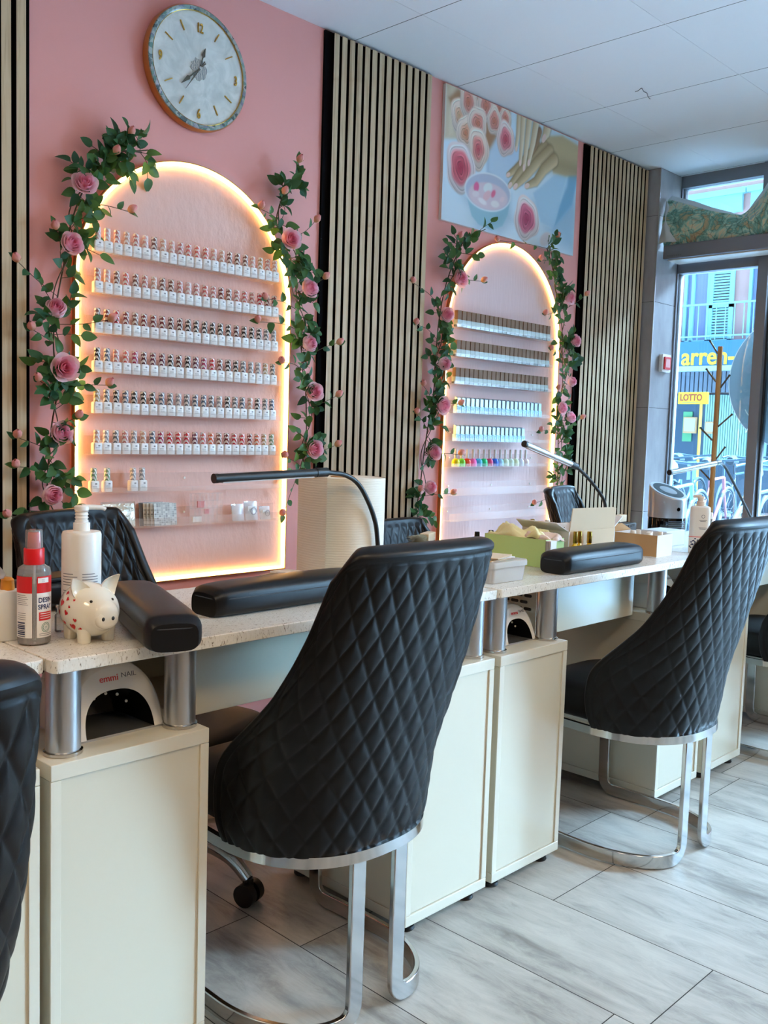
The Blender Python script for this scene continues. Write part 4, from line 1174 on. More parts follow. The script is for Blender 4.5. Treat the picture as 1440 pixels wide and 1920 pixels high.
# technician chairs: same shell on a chrome castor base
def tech_base(r):
    b = MB(); b.lathe([(.026, .07), (.026, .20), (.018, .202), (.018, .352)], (0, .24, 0), n=24); b.build('gas_column', m_blackplastic, r, smooth=40)
    b = MB(); b.lathe([(.042, .075), (.048, .085), (.048, .125), (.034, .135)], (0, .24, 0), n=28); b.build('hub', m_chrome, r, smooth=40)
    for k in range(5):
        a_ = 2 * PI * k / 5 + .35; c_, s_ = math.cos(a_), math.sin(a_)
        arm = spline([(.03 * c_, .24 + .03 * s_, .112), (.12 * c_, .24 + .12 * s_, .128), (.21 * c_, .24 + .21 * s_, .105), (.262 * c_, .24 + .262 * s_, .062)], 6)
        b = MB(); b.tube(arm, [.024 - .009 * i / (len(arm) - 1) for i in range(len(arm))], 12); o = b.build('base_arm', m_chrome, r, smooth=60)
        cx, cy = .265 * c_, .24 + .265 * s_
        cs = MB(); t_ = Vector((-s_, c_, 0)); ct = Vector((cx, cy, 0))
        for q in (-1, 1):
            cs.cyl(ct + t_ * (q * .006) + Vector((0, 0, .0285)), ct + t_ * (q * .026) + Vector((0, 0, .0285)), .028, 24)
        cs.cyl(ct + Vector((0, 0, .028)), ct + Vector((0, 0, .066)), .011, 12)
        cs.build('castor', m_blackplastic, o, smooth=40)
def tech_chair(label, x, y, rz, dz):
    r = thing('castor_chair', label, 'chair', (x, y, 0), rz, 'quilted technician chairs behind the worktops')
    bk = part('backrest', TC_OUT, r, (0, 0, dz)); part('rim_piping', TC_RIM, bk); part('inner_back', TC_IN, bk)
    part('seat', TSEAT, r, (0, 0, dz))
    tech_base(r); return r
tech_chair('black quilted castor chair behind the worktop, beside tall pump bottle', 1.225, -.46, PI + .30, -.035)
tech_chair('low black castor chair behind the worktop, right of the paper roll', 2.44, -.47, PI + .15, -.115)
tech_chair('black quilted castor chair behind the open white carton', 3.54, -.44, PI + .30, -.02)

# ------------------------------------------------------------------ padded arm cushions
def cushion(label, c, L, W, H, rz):
    r = thing('arm_cushion', label, 'cushion', (*c, ST), rz, 'black padded arm cushions')
    nL, nC = 40, 28; P = []
    for i in range(nL + 1):
        u = -1 + 2 * i / nL; e = (1 - abs(u) ** 5) ** .28 if abs(u) < 1 else .0
        e = max(e, .05); row = []
        for j in range(nC):
            a_ = 2 * PI * j / nC; c_, s_ = math.cos(a_), math.sin(a_)
            px = W / 2 * (.80 + .20 * e) * math.copysign(abs(c_) ** .45, c_) * (1 if abs(u) < .999 else .96)
            pz = math.copysign(abs(s_) ** .55, s_)
            top = H * (.70 + .30 * e)
            z = top * .5 + top * .5 * pz
            if z > H * .58: z += .004 * (1 - (px / (W / 2)) ** 2)
            if abs(z - H * .60) < H * .05: px *= .985
            row.append((u * L / 2, px, max(z, 0)))
        P.append(row)
    b = MB(); b.grid(P, wrap=True); b.add(P[0], [tuple(range(nC))]); b.add(P[-1], [tuple(range(nC - 1, -1, -1))])
    b.build('padding', m_leather_s, r, smooth=60)
    zz = H * .63; seam = []
    for k in range(60):
        a_ = 2 * PI * k / 60; c_, s_ = math.cos(a_), math.sin(a_)
        seam.append(Vector((L / 2 * 1.000 * math.copysign(abs(c_) ** .22, c_), W / 2 * 1.004 * math.copysign(abs(s_) ** .35, s_), zz)))
    b = MB(); b.tube(seam + [seam[0]], .0011, 6, cap=False); b.build('stitched_seam', m_stitch, r, smooth=60)
cushion('black arm cushion laid across the worktop corner beside the piggy bank', (.945, -1.185), .40, .104, .062, math.radians(70))
cushion('black arm cushion lying lengthwise in front of the big paper roll', (1.31, -1.145), .44, .105, .060, math.radians(1))
cushion('black arm cushion on the far worktop in front of the cartons', (2.40, -1.232), .42, .105, .062, 0)

# ------------------------------------------------------------------ nail curing lamps on the cabinets
m_lampshell = mat('white_lamp_shell', 'e6e3de', .25)
m_ledblue = mat('dark_cavity', '07090d', .15)
def uv_lamp(label, x, y, s, grp='white nail curing lamps on the cabinets'):
    r = thing('nail_lamp', label, 'nail lamp', (x, y, CTOP), 0, grp)
    W, H, D = .090 * s, .118 * s, .20 * s
    def arc(w, h, n=28, k=.80):
        return [(w * math.copysign(abs(math.cos(PI * i / n)) ** k, math.cos(PI * i / n)), h * math.sin(PI * i / n) ** k) for i in range(n + 1)]
    b = MB(); P = []
    for u, sw, sh in ((.0, .93, .93), (.015, .98, .98), (.06, 1., 1.), (.45, 1., 1.), (.70, .97, .96), (.88, .86, .85), (.96, .70, .68), (1., .40, .40)):
        P.append([(px * sw, D * u - .04 * s * (pz * sh / H) * (1 - u) * -1, .004 + pz * sh) for px, pz in arc(W, H)])
    b.grid(P); b.add(P[-1], [tuple(range(len(P[-1])))])
    # front ring and the mouth
    fr_o = P[0]; io = arc(W * .74, H * .62)
    fr_i = [(px, .04 * s * (pz / H) - .001, .004 + pz) for px, pz in io]
    b.grid([fr_i, fr_o]); b.build('shell', m_lampshell, r, smooth=50)
    b = MB(); cav = [[(px * q, .04 * s * (pz * q / H) + yy, .004 + pz * q) for px, pz in io] for yy, q in ((-.0005, 1.), (.02 * s, .98), (.10 * s, .96), (.125 * s, .85), (.13 * s, .02))]
    b.grid(cav); b.build('cavity', m_ledblue, r, smooth=60)
    b = MB(); b.span((-W * .97, .002, 0), (W * .97, D * .9, .004)); b.build('base_plate', m_alu, r)
    for k in range(5):
        a_ = PI * (.22 + .14 * k); b = MB(); b.ell((W * .60 * math.cos(a_), .055 * s, .004 + H * .50 * math.sin(a_)), (.0028, .0028, .0028), 10, 6); b.build('led_chip', m_whiteplastic, r, smooth=180)
    # raised hood line on top
    b = MB(); P = []
    for u in (.14, .16, .55, .75):
        P.append([(px * 1.012 * (1. if u < .6 else .96), D * u + .04 * s * (pz / H) * (1 - u), .0045 + pz * 1.012 * (1. if u < .6 else .97)) for px, pz in arc(W, H)[6:23]])
    b.grid(P); b.build('hood', m_whiteplastic, r, smooth=60)
    v, f = text_polys('emmi', .0165 * s, 1., .0004, 'RIGHT', .0001)
    tilt = Matrix.Translation((.006 * s, .0250 * s, H * .79)) @ Matrix.Rotation(math.radians(-16), 4, 'X') @ Matrix.Translation((0, -.0042, 0))
    b = MB(); b.add(v, f, tilt @ TXZ); b.build('brand_text', m_redprint, r)
    v, f = text_polys('NAIL', .0125 * s, 1.1, .0003, 'LEFT')
    b = MB(); b.add(v, f, Matrix.Translation((.005 * s, 0, .003)) @ tilt @ TXZ); b.build('grey_text', m_greyprint, r)
    return r
uv_lamp('white nail curing lamp on the leftmost full cabinet, below the piggy bank', .853, -1.245, 1.0)
uv_lamp('white nail curing lamp between posts below the clear plastic box', 2.030, -1.250, .80)
uv_lamp('white nail curing lamp behind the second chair, partly hidden', 2.860, -1.245, .92)
# vented side plate of the drawer unit behind the middle lamp
r = thing('vent_panel', 'cream side plate with black vent slots behind the middle nail lamp', 'vent', (2.1642, -1.06, 0))
b = MB(); b.span((-.0015, -.142, .612), (.0014, .128, SB - .003)); b.build('panel', m_cream, r)
VM = Matrix(((0, 0, -1, -.0016), (-1, 0, 0, 0), (0, 1, 0, 0), (0, 0, 0, 1)))
for j in range(5):
    for i in range(3):
        yy = .132 - .031 * i - (.014 if j % 2 else 0)
        MB().prism(rrect(.025, .0085, .004, 4), .0012, VM @ Matrix.Translation((yy - .018, .640 + .0185 * j, 0))).build('vent_slot', m_blackplastic, r)

# ------------------------------------------------------------------ left worktop items
def on_cyl(txt, R, z, a0, size, b, sx=1., bold=0., ext=0.):
    """wrap text round a cylinder; a0 = angle of the text centre"""
    v, f = text_polys(txt, size, sx, 0, 'CENTER', bold)
    b.add([(R * math.cos(a0 + x / R), R * math.sin(a0 + x / R), z + y) for x, y, _ in v], f)
def cyl_patch(R, a0, a1, z0, z1, b, n=10):
    b.grid([[(R * math.cos(a0 + (a1 - a0) * i / n), R * math.sin(a0 + (a1 - a0) * i / n), z) for z in (z0, z1)] for i in range(n + 1)])
def cam_ang(x, y): return math.atan2(-2.7 - y, 0 - x)
# disinfectant spray: clear bottle, red collar and sprayer
sx, sy = .728, -1.172; A = cam_ang(sx, sy)
r = thing('spray_bottle', 'clear disinfectant spray bottle with red collar and red label', 'bottle', (sx, sy, ST))
b = MB(); b.lathe([(.022, .0005), (.0265, .003), (.0272, .010), (.0272, .122), (.0255, .130), (.017, .136), (.0125, .139), (.0125, .146)], n=40); b.build('body', m_clear, r, smooth=40)
b = MB(); b.lathe([(.0255, .004), (.0258, .102)], n=40); b.build('liquid', glassy('pale_liquid', 'efe2de', .18), r, smooth=40)
b = MB(); b.cyl((0, 0, .006), (0, 0, .145), .0024, 10); b.build('dip_tube', m_milky, r, smooth=40)
b = MB()
for a0, a1 in ((-1.45, -.12), (.16, 1.45)): cyl_patch(.0275, A + a0, A + a1, .014, .090, b)
b.build('label', m_label, r)
b = MB()
for a0, a1 in ((-1.45, -.12), (.16, 1.45)): cyl_patch(.0277, A + a0, A + a1, .090, .118, b)
b.build('red_label_band', m_redprint, r)
b = MB(); cyl_patch(.02785, A + .22, A + .95, .107, .1155, b); b.build('white_sticker', m_label, r)
b = MB(); on_cyl('DESIN', .0279, .074, A + .72, .0115, b, .85, .0003); on_cyl('SPRAY', .0279, .0625, A + .72, .0115, b, .85, .0003)
for k in range(3): on_cyl('lllllllll', .0279, .1085 + .002 * k, A + .55, .0012, b, 2.5)
b.build('blue_text', m_blueprint, r)
b = MB(); cyl_patch(.0278, A + .28, A + 1.25, .043, .0575, b); b.build('red_text_box', m_redprint, r)
b = MB()
for k in range(3): cyl_patch(.0280, A + .36, A + 1.15, .0465 + .0038 * k, .0477 + .0038 * k, b, 6)
b.build('white_lines', m_label, r)
b = MB()
for rr in (.0085, .0062):
    n = 28; P = []
    for i in range(n + 1):
        t_ = 2 * PI * i / n
        P.append([(.0280 * math.cos(A + .74 + q * math.cos(t_) / .028), .0280 * math.sin(A + .74 + q * math.cos(t_) / .028), .031 + q * math.sin(t_)) for q in (rr, rr - .0009)])
    b.grid(P)
b.build('green_seal', m_greenprint, r)
b = MB(); on_cyl('IT', .0280, .0285, A + .74, .006, b); b.build('seal_text', m_greenprint, r)
b = MB()
for k in range(6): cyl_patch(.0278, A - 1.25, A - .35 - .08 * (k % 3), .070 + .0032 * k, .0708 + .0032 * k, b, 6)
for k in range(4): cyl_patch(.0278, A - 1.15, A - .5, .045 + .0035 * k, .0457 + .0035 * k, b, 6)
for k in range(2): cyl_patch(.0278, A + .3, A + 1.3, .017 + .003 * k, .0178 + .003 * k, b, 6)
b.build('small_print', m_greyprint, r)
b = MB()
for k in range(8): cyl_patch(.0279, A - 1.2, A - .55, .016 + .0032 * k, .016 + .0032 * k + (.0022 if k % 3 else .0012), b, 6)
b.build('side_text', m_blueprint, r)
b = MB(); b.lathe([(.0165, .136), (.0168, .138), (.0168, .162), (.0160, .1635)], n=36); b.build('collar', m_red, r, smooth=40)
b = MB(); b.lathe([(.0110, .1635), (.0105, .176), (.0098, .189), (.0085, .1905)], n=28); b.build('sprayer', m_red, r, smooth=40)
b = MB(); b.lathe([(.0142, .1636), (.0138, .193), (.0130, .1945)], n=32); b.build('cap', m_clear, r, smooth=40)
# white pump bottle, big, with printed lines
lx, ly = .885, -1.040; A = cam_ang(lx, ly)
r = thing('pump_bottle', 'tall white pump bottle behind the piggy bank with lines of print', 'bottle', (lx, ly, ST))
b = MB(); b.lathe([(.034, .0005), (.0365, .004), (.0365, .165), (.0350, .1695), (.0345, .1705), (.016, .172)], n=44); b.build('body', m_whiteplastic, r, smooth=40)
b = MB(); b.lathe([(.0155, .172), (.0155, .187), (.0125, .188), (.0125, .192), (.0105, .193)] + [(.0108 + .002 * (k % 2), .194 + .003 * k) for k in range(6)], n=28); b.build('neck', m_whiteplastic, r, smooth=50)
b = MB(); b.lathe([(.0125, .2105), (.0135, .213), (.0135, .218), (.011, .220)], n=28); b.tube([(0, 0, .2165), (.018, -.006, .2165), (.036, -.012, .2155), (.042, -.014, .212)], [.0055, .0052, .0045, .004], 10); b.build('pump_head', m_whiteplastic, r, smooth=50)
b = MB()
for side_ in (-.62, .52):
    for k in range(8): cyl_patch(.0367, A + side_ - .48, A + side_ + (.42 if k % 4 else .2), .092 - .0052 * k - (.006 if k > 4 else 0), .0934 - .0052 * k - (.006 if k > 4 else 0), b, 8)
for k in range(3): cyl_patch(.0367, A - 1.1, A - .7 + .05 * k, .036 - .006 * k, .0373 - .006 * k, b, 6)
b.build('printed_lines', m_greyprint, r)
b = MB(); cyl_patch(.0367, A - 1.35, A - .2, .018, .030, b); b.build('pink_band', m_pinkprint, r)
# white bottle with orange neck and flip lid
bx, by = .706, -1.118
r = thing('flip_bottle', 'white bottle with orange neck and open clear flip lid', 'bottle', (bx, by, ST))
P = [[(x * s, y * s, z) for x, y in rrect(.058, .034, .010, 5)] for z, s in ((.0005, .95), (.003, 1.), (.078, 1.), (.085, .86), (.088, .45))]
b = MB(); b.grid(P, wrap=True); b.add(P[0], [tuple(range(len(P[0]) - 1, -1, -1))]); b.build('body', m_whiteplastic, r, smooth=40)
b = MB(); b.lathe([(.012, .0865), (.011, .104), (.007, .108)], n=24); b.build('neck', mat('orange_plastic', 'e2912c', .4), r, smooth=40)
b = MB(); b.lathe([(.023, 0), (.024, .006), (.020, .014), (.010, .020), (.002, .021)], n=28, M=Matrix.Translation((-.012, -.004, .112)) @ Matrix.Rotation(-2.3, 4, 'Y') @ Matrix.Translation((.030, 0, -.004)) @ Matrix.Scale(1.45, 4, (1, 0, 0)), cap=False); b.build('flip_lid', m_milky, r, smooth=60)
# piggy bank
m_ceramic = mat('cream_ceramic', 'e9e3d3', .12, spec=.6)
px, py = .815, -1.200
pa = math.radians(-91)   # snout direction (towards the camera's right)
r = thing('piggy_bank', 'white ceramic piggy bank with red hearts on its flank', 'piggy bank', (px, py, ST), pa)
b = MB(); nu, nv = 48, 30; P = []
def pig(th, ph):
    """th along the snout axis 0..pi, ph round it"""
    ax = -math.cos(th); rad = math.sin(th)
    x = .057 * ax; rr = .0475 * rad ** .84
    if ax > .55: rr *= 1 - .10 * (ax - .55)
    sn = max(0., min(1., (ax - .80) / .16)); sn = sn * sn * (3 - 2 * sn)
    x += .010 * sn; rr = rr * (1 - .0 * sn) + .004 * sn * rad
    return (x, rr * math.cos(ph), .0535 + rr * .98 * math.sin(ph) - .003 * ax)
for i in range(nv + 1): P.append([pig(PI * i / nv, 2 * PI * k / nu) for k in range(nu)])
b.grid(P, wrap=True); b.build('body', m_ceramic, r, smooth=180)
b = MB(); P = []
for u, q in ((0, 1.05), (.010, 1.), (.016, .98), (.0195, .9), (.0205, .6), (.0206, .02)):
    P.append([(.046 + u, .0215 * q * math.cos(2 * PI * k / 32), .045 + .0170 * q * math.sin(2 * PI * k / 32)) for k in range(32)])
b.grid(P, wrap=True); b.build('snout', m_ceramic, r, smooth=180)
for s in (-1, 1):
    b = MB(); b.ell((.0664, s * .0090, .0465), (.0014, .0030, .0036), 14, 8); b.build('nostril', m_blackplastic, r, smooth=180)
    b = MB(); b.ell((.0435, s * .0195, .0745), (.0032, .0028, .0028), 12, 8); b.build('eye', m_blackplastic, r, smooth=180)
    P = []
    for j in range(9):
        v = j / 8; w = .030 * (1 - v ** 1.9) + .001
        P.append([(.016 + .010 * v - .006 * math.sin(PI * v) + .007 * (i / 6 - .5) ** 2 * 4 * (1 - v), s * (.022 + .022 * v + .5 * (w) * (i / 6 - .5) * 2 * .75), .084 + .030 * v - (.5 * w * (i / 6 - .5) * 2) * s * s * .65 * (1 if True else 0)) for i in range(7)])
    Q = [[(p[0] - .0045, p[1], p[2]) for p in row] for row in P]
    b = MB(); b.grid(P); b.grid([list(reversed(q)) for q in Q])
    edge = [row[0] for row in P] + P[-1] + [row[-1] for row in reversed(P)]; edge2 = [row[0] for row in Q] + Q[-1] + [row[-1] for row in reversed(Q)]
    b.grid([edge, edge2]); b.build('ear', m_ceramic, r, smooth=70)
for fx in (.024, -.026):
    for fy in (-.022, .022):
        b = MB(); b.lathe([(.0095, .0), (.0110, .002), (.0120, .016), (.0135, .026)], (fx, fy, 0), n=20); b.build('leg', m_ceramic, r, smooth=50)
b = MB(); b.tube(spline([(-.055, 0, .056), (-.063, .003, .062), (-.066, -.003, .069), (-.060, -.002, .071)], 6), .003, 8); b.build('tail', m_ceramic, r, smooth=60)
b = MB(); b.span((-.012, -.0018, .0955), (.010, .0018, .0986)); b.build('coin_slot', m_blackplastic, r)
def heart(n=22):
    o = []
    for k in range(n):
        t_ = 2 * PI * k / n
        o.append((16 * math.sin(t_) ** 3 / 17, (13 * math.cos(t_) - 5 * math.cos(2 * t_) - 2 * math.cos(3 * t_) - math.cos(4 * t_)) / 17))
    return o
m_heart = mat('red_heart', 'c3171f', .25)
hs = [(2.05, .55, .0060), (1.72, .25, .0045), (2.25, .15, .0052), (2.5, .62, .0045), (1.55, -.28, .0062), (1.95, -.18, .0042), (2.35, -.35, .0042), (2.62, .2, .0042), (1.8, .75, .0035), (1.35, .02, .0034), (2.75, -.15, .0035), (1.60, .50, .0024), (2.15, -.60, .0045), (1.30, -.42, .0036), (2.0, .95, .0040), (2.45, -.02, .0022), (1.50, .80, .0022), (2.70, .75, .0036)]
b = MB()
for th, el, s_ in hs:
    # right flank as seen from the camera: ph about pi..., placed on the side facing -y local
    th_ = PI - th + .30; ph = PI + .25 - el; s_ *= 1.25
    p0 = Vector(pig(th_, ph)); pu = Vector(pig(th_ + .01, ph)) - p0; pv = Vector(pig(th_, ph - .01)) - p0
    pu.normalize(); pv = (pv - pu * pv.dot(pu)).normalized(); nn = pu.cross(pv).normalized(); c0_ = Vector((p0.x, 0, .0535))
    if nn.dot(p0 - c0_) < 0: nn = -nn
    tl = random.uniform(-.6, .6); vs = []
    for hx, hy in heart():
        a_, e_ = (hx * math.cos(tl) - hy * math.sin(tl)) * s_, (hx * math.sin(tl) + hy * math.cos(tl)) * s_
        q = p0 + pu * a_ + pv * e_
        dd = q - Vector((q.x, 0, .0535 - .003 * (q.x / .056))); rr = p0 - Vector((p0.x, 0, .0535))
        vs.append(q + nn * (.0007 - (a_ * a_ + e_ * e_) / .085))
    vs.append(p0 + nn * .0008)
    b.add(vs, [(i, (i + 1) % 22, 22) for i in range(22)])
b.build('hearts', m_heart, r)

# nail drill and its lead behind the bottles
r = thing('drill_box', 'black nail drill control box behind the spray bottle at left', 'nail drill', (.90, -.90, ST))
b = MB(); b.span((-.075, -.05, .010), (.075, .05, .058)); b.build('case', m_blackplastic, r, bevel=.01, seg=3)
b = MB(); b.span((-.060, -.04, .058), (.055, .04, .068)); b.build('top_tray', m_blackplastic, r, bevel=.004)
for s1 in (-1, 1):
    for s2 in (-1, 1): b = MB(); b.cyl((s1 * .06, s2 * .04, 0), (s1 * .06, s2 * .04, .011), .008, 12); b.build('foot', m_blackplastic, r)
b = MB(); b.tube(spline([(-.072, -.03, .03), (-.095, -.06, .030), (-.12, -.09, .012), (-.16, -.085, .006), (-.19, -.05, .006), (-.15, -.03, .006)], 8), .0045, 8); b.build('lead', m_blackplastic, r, smooth=60)
r = thing('drill_handpiece', 'black drill handpiece lying on the worktop at the left edge', 'nail drill', (.765, -1.035, ST), .5)
b = MB(); b.tube([(-.06, 0, .0125), (-.04, 0, .0125), (.0, 0, .0125), (.035, 0, .0125), (.052, 0, .0125), (.062, 0, .0125)], [.008, .0122, .0122, .011, .007, .004], 16); b.build('grip', m_blackplastic, r, smooth=50)
b = MB(); b.tube([(.062, 0, .0125), (.078, 0, .0125)], [.002, .002], 8); b.build('bit', m_chrome, r)
r = thing('paper_sheet', 'small white paper lying at the left edge of the worktop', 'paper', (.735, -1.005, ST), .2)
MB().span((-.035, -.03, .0005), (.035, .03, .0016)).build('sheet', m_label, r)
r = thing('glass_vial', 'small clear glass jar between spray bottle and piggy bank', 'jar', (.805, -1.115, ST))
b = MB(); b.lathe([(.0095, .0005), (.0105, .002), (.0105, .030), (.007, .034)], n=24); b.build('jar', m_clear, r, smooth=40)
b = MB(); b.lathe([(.008, .034), (.0088, .036), (.0088, .048), (.007, .049)], n=24); b.build('lid', m_chrome, r, smooth=40)

# ------------------------------------------------------------------ paper roll, tray, desk lamps
m_paper = mat('crepe_paper', 'e8e1d2', .85, spec=.15); t = NT(m_paper)
wv = t.n('ShaderNodeTexWave', i_Scale=52., i_Distortion=1.6, i_Detail=2., bands_direction='Z'); t.l(t.coord(), wv.inputs['Vector']); t.bump(wv.outputs[0], .2, .0018)
RX, RY, RR = 1.625, -.975, .110
r = thing('paper_roll', 'large roll of creped paper standing on the worktop under the desk lamp', 'paper roll', (RX, RY, ST))
n = 90; P = []
A = cam_ang(RX, RY)
for i in range(n + 1):
    a_ = A - .95 + 2 * PI * i / n; rr = RR - .0035 * (1 - i / n)
    P.append([(rr * math.cos(a_), rr * math.sin(a_), z) for z in (.001, .262)])
# loose end stands slightly off the roll
for k in range(1, 7):
    a_ = A - .95 + 2 * PI + .11 * k; rr = RR + .0005 + .0016 * k ** 1.25
    P.append([(rr * math.cos(a_), rr * math.sin(a_), z) for z in (.001, .262 + .003 * k / 6)])
b = MB(); b.grid(P); b.build('outer_sheet', m_paper, r, smooth=180)
b = MB(); b.lathe([(.030, .261)] + [(.030 + (RR - .034) * k / 14, .261 - .0007 * (k % 2)) for k in range(15)], n=60, cap=False); b.lathe([(.030, .261), (.030, .002)], n=40, cap=False); b.build('wound_layers', m_paper, r)
b = MB(); b.lathe([(.030, .002), (.030, .263), (.0275, .263), (.0275, .002)], n=40, cap=False); b.build('core', m_card, r, smooth=40)
r = thing('card_tray', 'low open cream tray behind the long cushion by the paper roll', 'tray', (1.455, -.985, ST), math.radians(18))
b = MB(); b.span((-.05, -.055, .0005), (.05, .055, .003))
for s in (-1, 1): b.span((s * .05, -.055, .0005), (s * .047, .055, .030)); b.span((-.05, s * .055, .0005), (.05, s * .052, .030))
b.build('tray', m_cardt, r)
b = MB(); b.box((.012, .0, .034), (.075, .085, .004), (0, .06, 0)); b.build('lid', m_cardw, r)

def desk_lamp(label, foot, neck, bar, barmat):
    r = thing('desk_lamp', label, 'desk lamp', (*foot, ST), 0, 'slim gooseneck desk lamps')
    o0 = Vector((*foot, ST)); L = lambda pts: [Vector(p) - o0 for p in pts]
    b = MB(); b.span((-.022, -.022, .0005), (.022, .022, .010)); b.cyl((0, 0, .010), (0, 0, .022), .013, 20); b.build('clamp', m_blackplastic, r, bevel=.002)
    pts = L(spline(neck, 12)); pts.insert(0, Vector((0, 0, .015)))
    b = MB(); b.tube(pts, .0058, 14); b.build('gooseneck', m_blackplastic, r, smooth=60)
    B_ = L(bar); d = (B_[1] - B_[0]); n_ = d.normalized()
    b = MB(); b.cyl(B_[0], B_[1], .0095, 24); o = b.build('light_bar', barmat, r, smooth=40)
    b = MB(); b.cyl(B_[1] - n_ * .002, B_[1] + n_ * .008, .0102, 24); b.build('end_cap', m_blackplastic, o, smooth=40)
    b = MB(); b.cyl(B_[0] - n_ * .022, B_[0] + n_ * .012, .0108, 20); b.build('joint', m_blackplastic, r, smooth=40)
    # diffuser strip on the underside
    up = Vector((0, 0, 1)); sd = n_.cross(up).normalized(); dn = sd.cross(n_).normalized()
    if dn.z > 0: dn = -dn
    q0, q1 = B_[0] + n_ * .02 + dn * .0088, B_[1] - n_ * .012 + dn * .0088
    b = MB(); b.ribbon([q0, q1], [dn, dn], .010, .003); b.build('diffuser', m_milky, o)
    return r
_q = .944
def _near(pts): return [(x * _q, -2.7 + (y + 2.7) * _q, 1.16 + (z - 1.16) * _q) for x, y, z in pts]
desk_lamp('black desk lamp with horizontal light bar in front of the paper roll', (1.645, -1.0952), [(1.645, -1.0952, .80)] + _near([(1.738, -1.0, .835), (1.733, -1.0, .869), (1.722, -1.0, .925), (1.693, -1.0, .981), (1.655, -1.0, 1.027), (1.610, -1.0, 1.049), (1.56, -1.0, 1.055), (1.53, -1.0, 1.056)]), _near([(1.525, -1.0, 1.056), (1.225, -1.0, 1.046)]), m_blackplastic)
desk_lamp('desk lamp with tilted silver light bar above the white carton', (2.868, -.95), [(2.868, -.95, .80), (2.868, -.96, .84), (2.862, -.985, .895), (2.825, -1.0, .950), (2.745, -1.0, 1.011), (2.67, -1.0, 1.053), (2.63, -1.0, 1.069)], [(2.625, -1.0, 1.0705), (2.36, -1.0, 1.134)], m_alu)
desk_lamp('desk lamp silhouetted against the shop window behind the second chair', (4.07, -1.0), [(4.07, -1.0, .80), (4.05, -1.0, .825), (4.00, -1.0, .865), (3.88, -1.0, .960), (3.79, -1.0, 1.030), (3.735, -1.0, 1.065), (3.69, -1.0, 1.075)], [(3.675, -1.0, 1.075), (3.285, -1.0, 1.040)], m_darkchrome)

# ------------------------------------------------------------------ right worktop items
r = thing('plastic_box', 'clear lidded plastic box with paper cards on top, beside centre chair', 'box', (1.965, -1.205, ST))
b = MB()
P = [[(x * s, y * s, z) for x, y in rrect(.150, .098, .014, 4)] for z, s in ((.001, .93), (.040, 1.))]
b.grid(P, wrap=True); b.add(P[0], [tuple(range(len(P[0]) - 1, -1, -1))]); b.build('body', m_milky, r, smooth=40)
P = [[(x * s, y * s, z) for x, y in rrect(.158, .106, .016, 4)] for z, s in ((.0405, 1.), (.050, 1.), (.055, .985), (.0555, .94))]
b = MB(); b.grid(P, wrap=True); b.add(P[-1], [tuple(range(len(P[-1])))]); b.build('lid', m_milky, r, smooth=40)
for k, (x, y, rz, m) in enumerate([(-.02, .0, .15, m_cardt), (-.008, .005, -.1, m_label), (-.015, -.004, .3, m_cardt)]):
    b = MB(); b.box((0, 0, 0), (.105, .065, .003)); o = b.build('paper_card', m, loc=(1.965 + x, -1.205 + y, ST + .0575 + .0035 * k), rotz=rz)
    tag(o, ['lowest tan card in the pile on the clear plastic box', 'middle white card in the pile on the clear plastic box', 'topmost tan card in the pile on the clear plastic box'][k], 'card', 'cards on the clear plastic box')
r = thing('green_box', 'pale green box holding crumpled yellow tissue on the far worktop', 'box', (2.305, -1.062, ST), math.radians(2))
m_green = mat('green_paper', 'b6cf82', .6); t_ = .002
b = MB(); x0, x1, y0, y1, H = -.05, .05, -.095, .12, .082
b.span((x0, y0, .0005), (x1, y1, .003)); b.span((x0, y0, .003), (x0 + t_, y1, H)); b.span((x1 - t_, y0, .003), (x1, y1, H)); b.span((x0, y0, .003), (x1, y0 + t_, H)); b.span((x0, y1 - t_, .003), (x1, y1, H))
b.build('box', m_green, r)
b = MB(); b.span((x0 - .0008, y0 - .018, .004), (x0 + .03, y0 - .001, H - .002)); b.cur = 1
for k in range(5): b.span((x0 - .0012, y0 - .0165 + .0033 * k, .006), (x0 - .0008, y0 - .0149 + .0033 * k, H - .004))
b.build('barcode_end', [m_label, m_greyprint], r)
def crumple(name, w, d, h, m, parent, loc, seed):
    rn = np.random.default_rng(seed); n = 22; P = []
    ph = rn.uniform(0, 6, 8)
    for i in range(n + 1):
        row = []
        for j in range(n + 1):
            u, v = i / n - .5, j / n - .5
            z = h * (.5 + .25 * math.sin(7 * u + ph[0] + 3 * math.sin(5 * v + ph[1])) + .2 * math.sin(11 * v + ph[2] + 2 * math.sin(6 * u + ph[3])) + .12 * math.sin(23 * u + 17 * v + ph[4]))
            e = max(0, 1 - max(abs(u), abs(v)) * 2); z *= min(1, e * 5 + .25)
            row.append((u * w * (1 + .10 * math.sin(9 * v + ph[5])), v * d * (1 + .08 * math.sin(8 * u + ph[6])), z))
        P.append(row)
    o = MB().grid(P).build(name, m, parent, smooth=180, loc=loc); sm = o.modifiers.new('thick', 'SOLIDIFY'); sm.thickness = .0012
    return o
o = crumple('tissue_paper', .085, .19, .040, mat('yellow_tissue', 'ece3ad', .8), None, (2.305, -1.035, ST + .074), 3); tag(o, 'crumpled pale yellow tissue spilling from the green box', 'tissue')
o = crumple('tissue_paper', .075, .10, .026, mat('pink_tissue', 'e6cfc4', .8), None, (2.310, -1.118, ST + .073), 8); tag(o, 'crumpled pinkish paper at the near end of the green box', 'tissue')
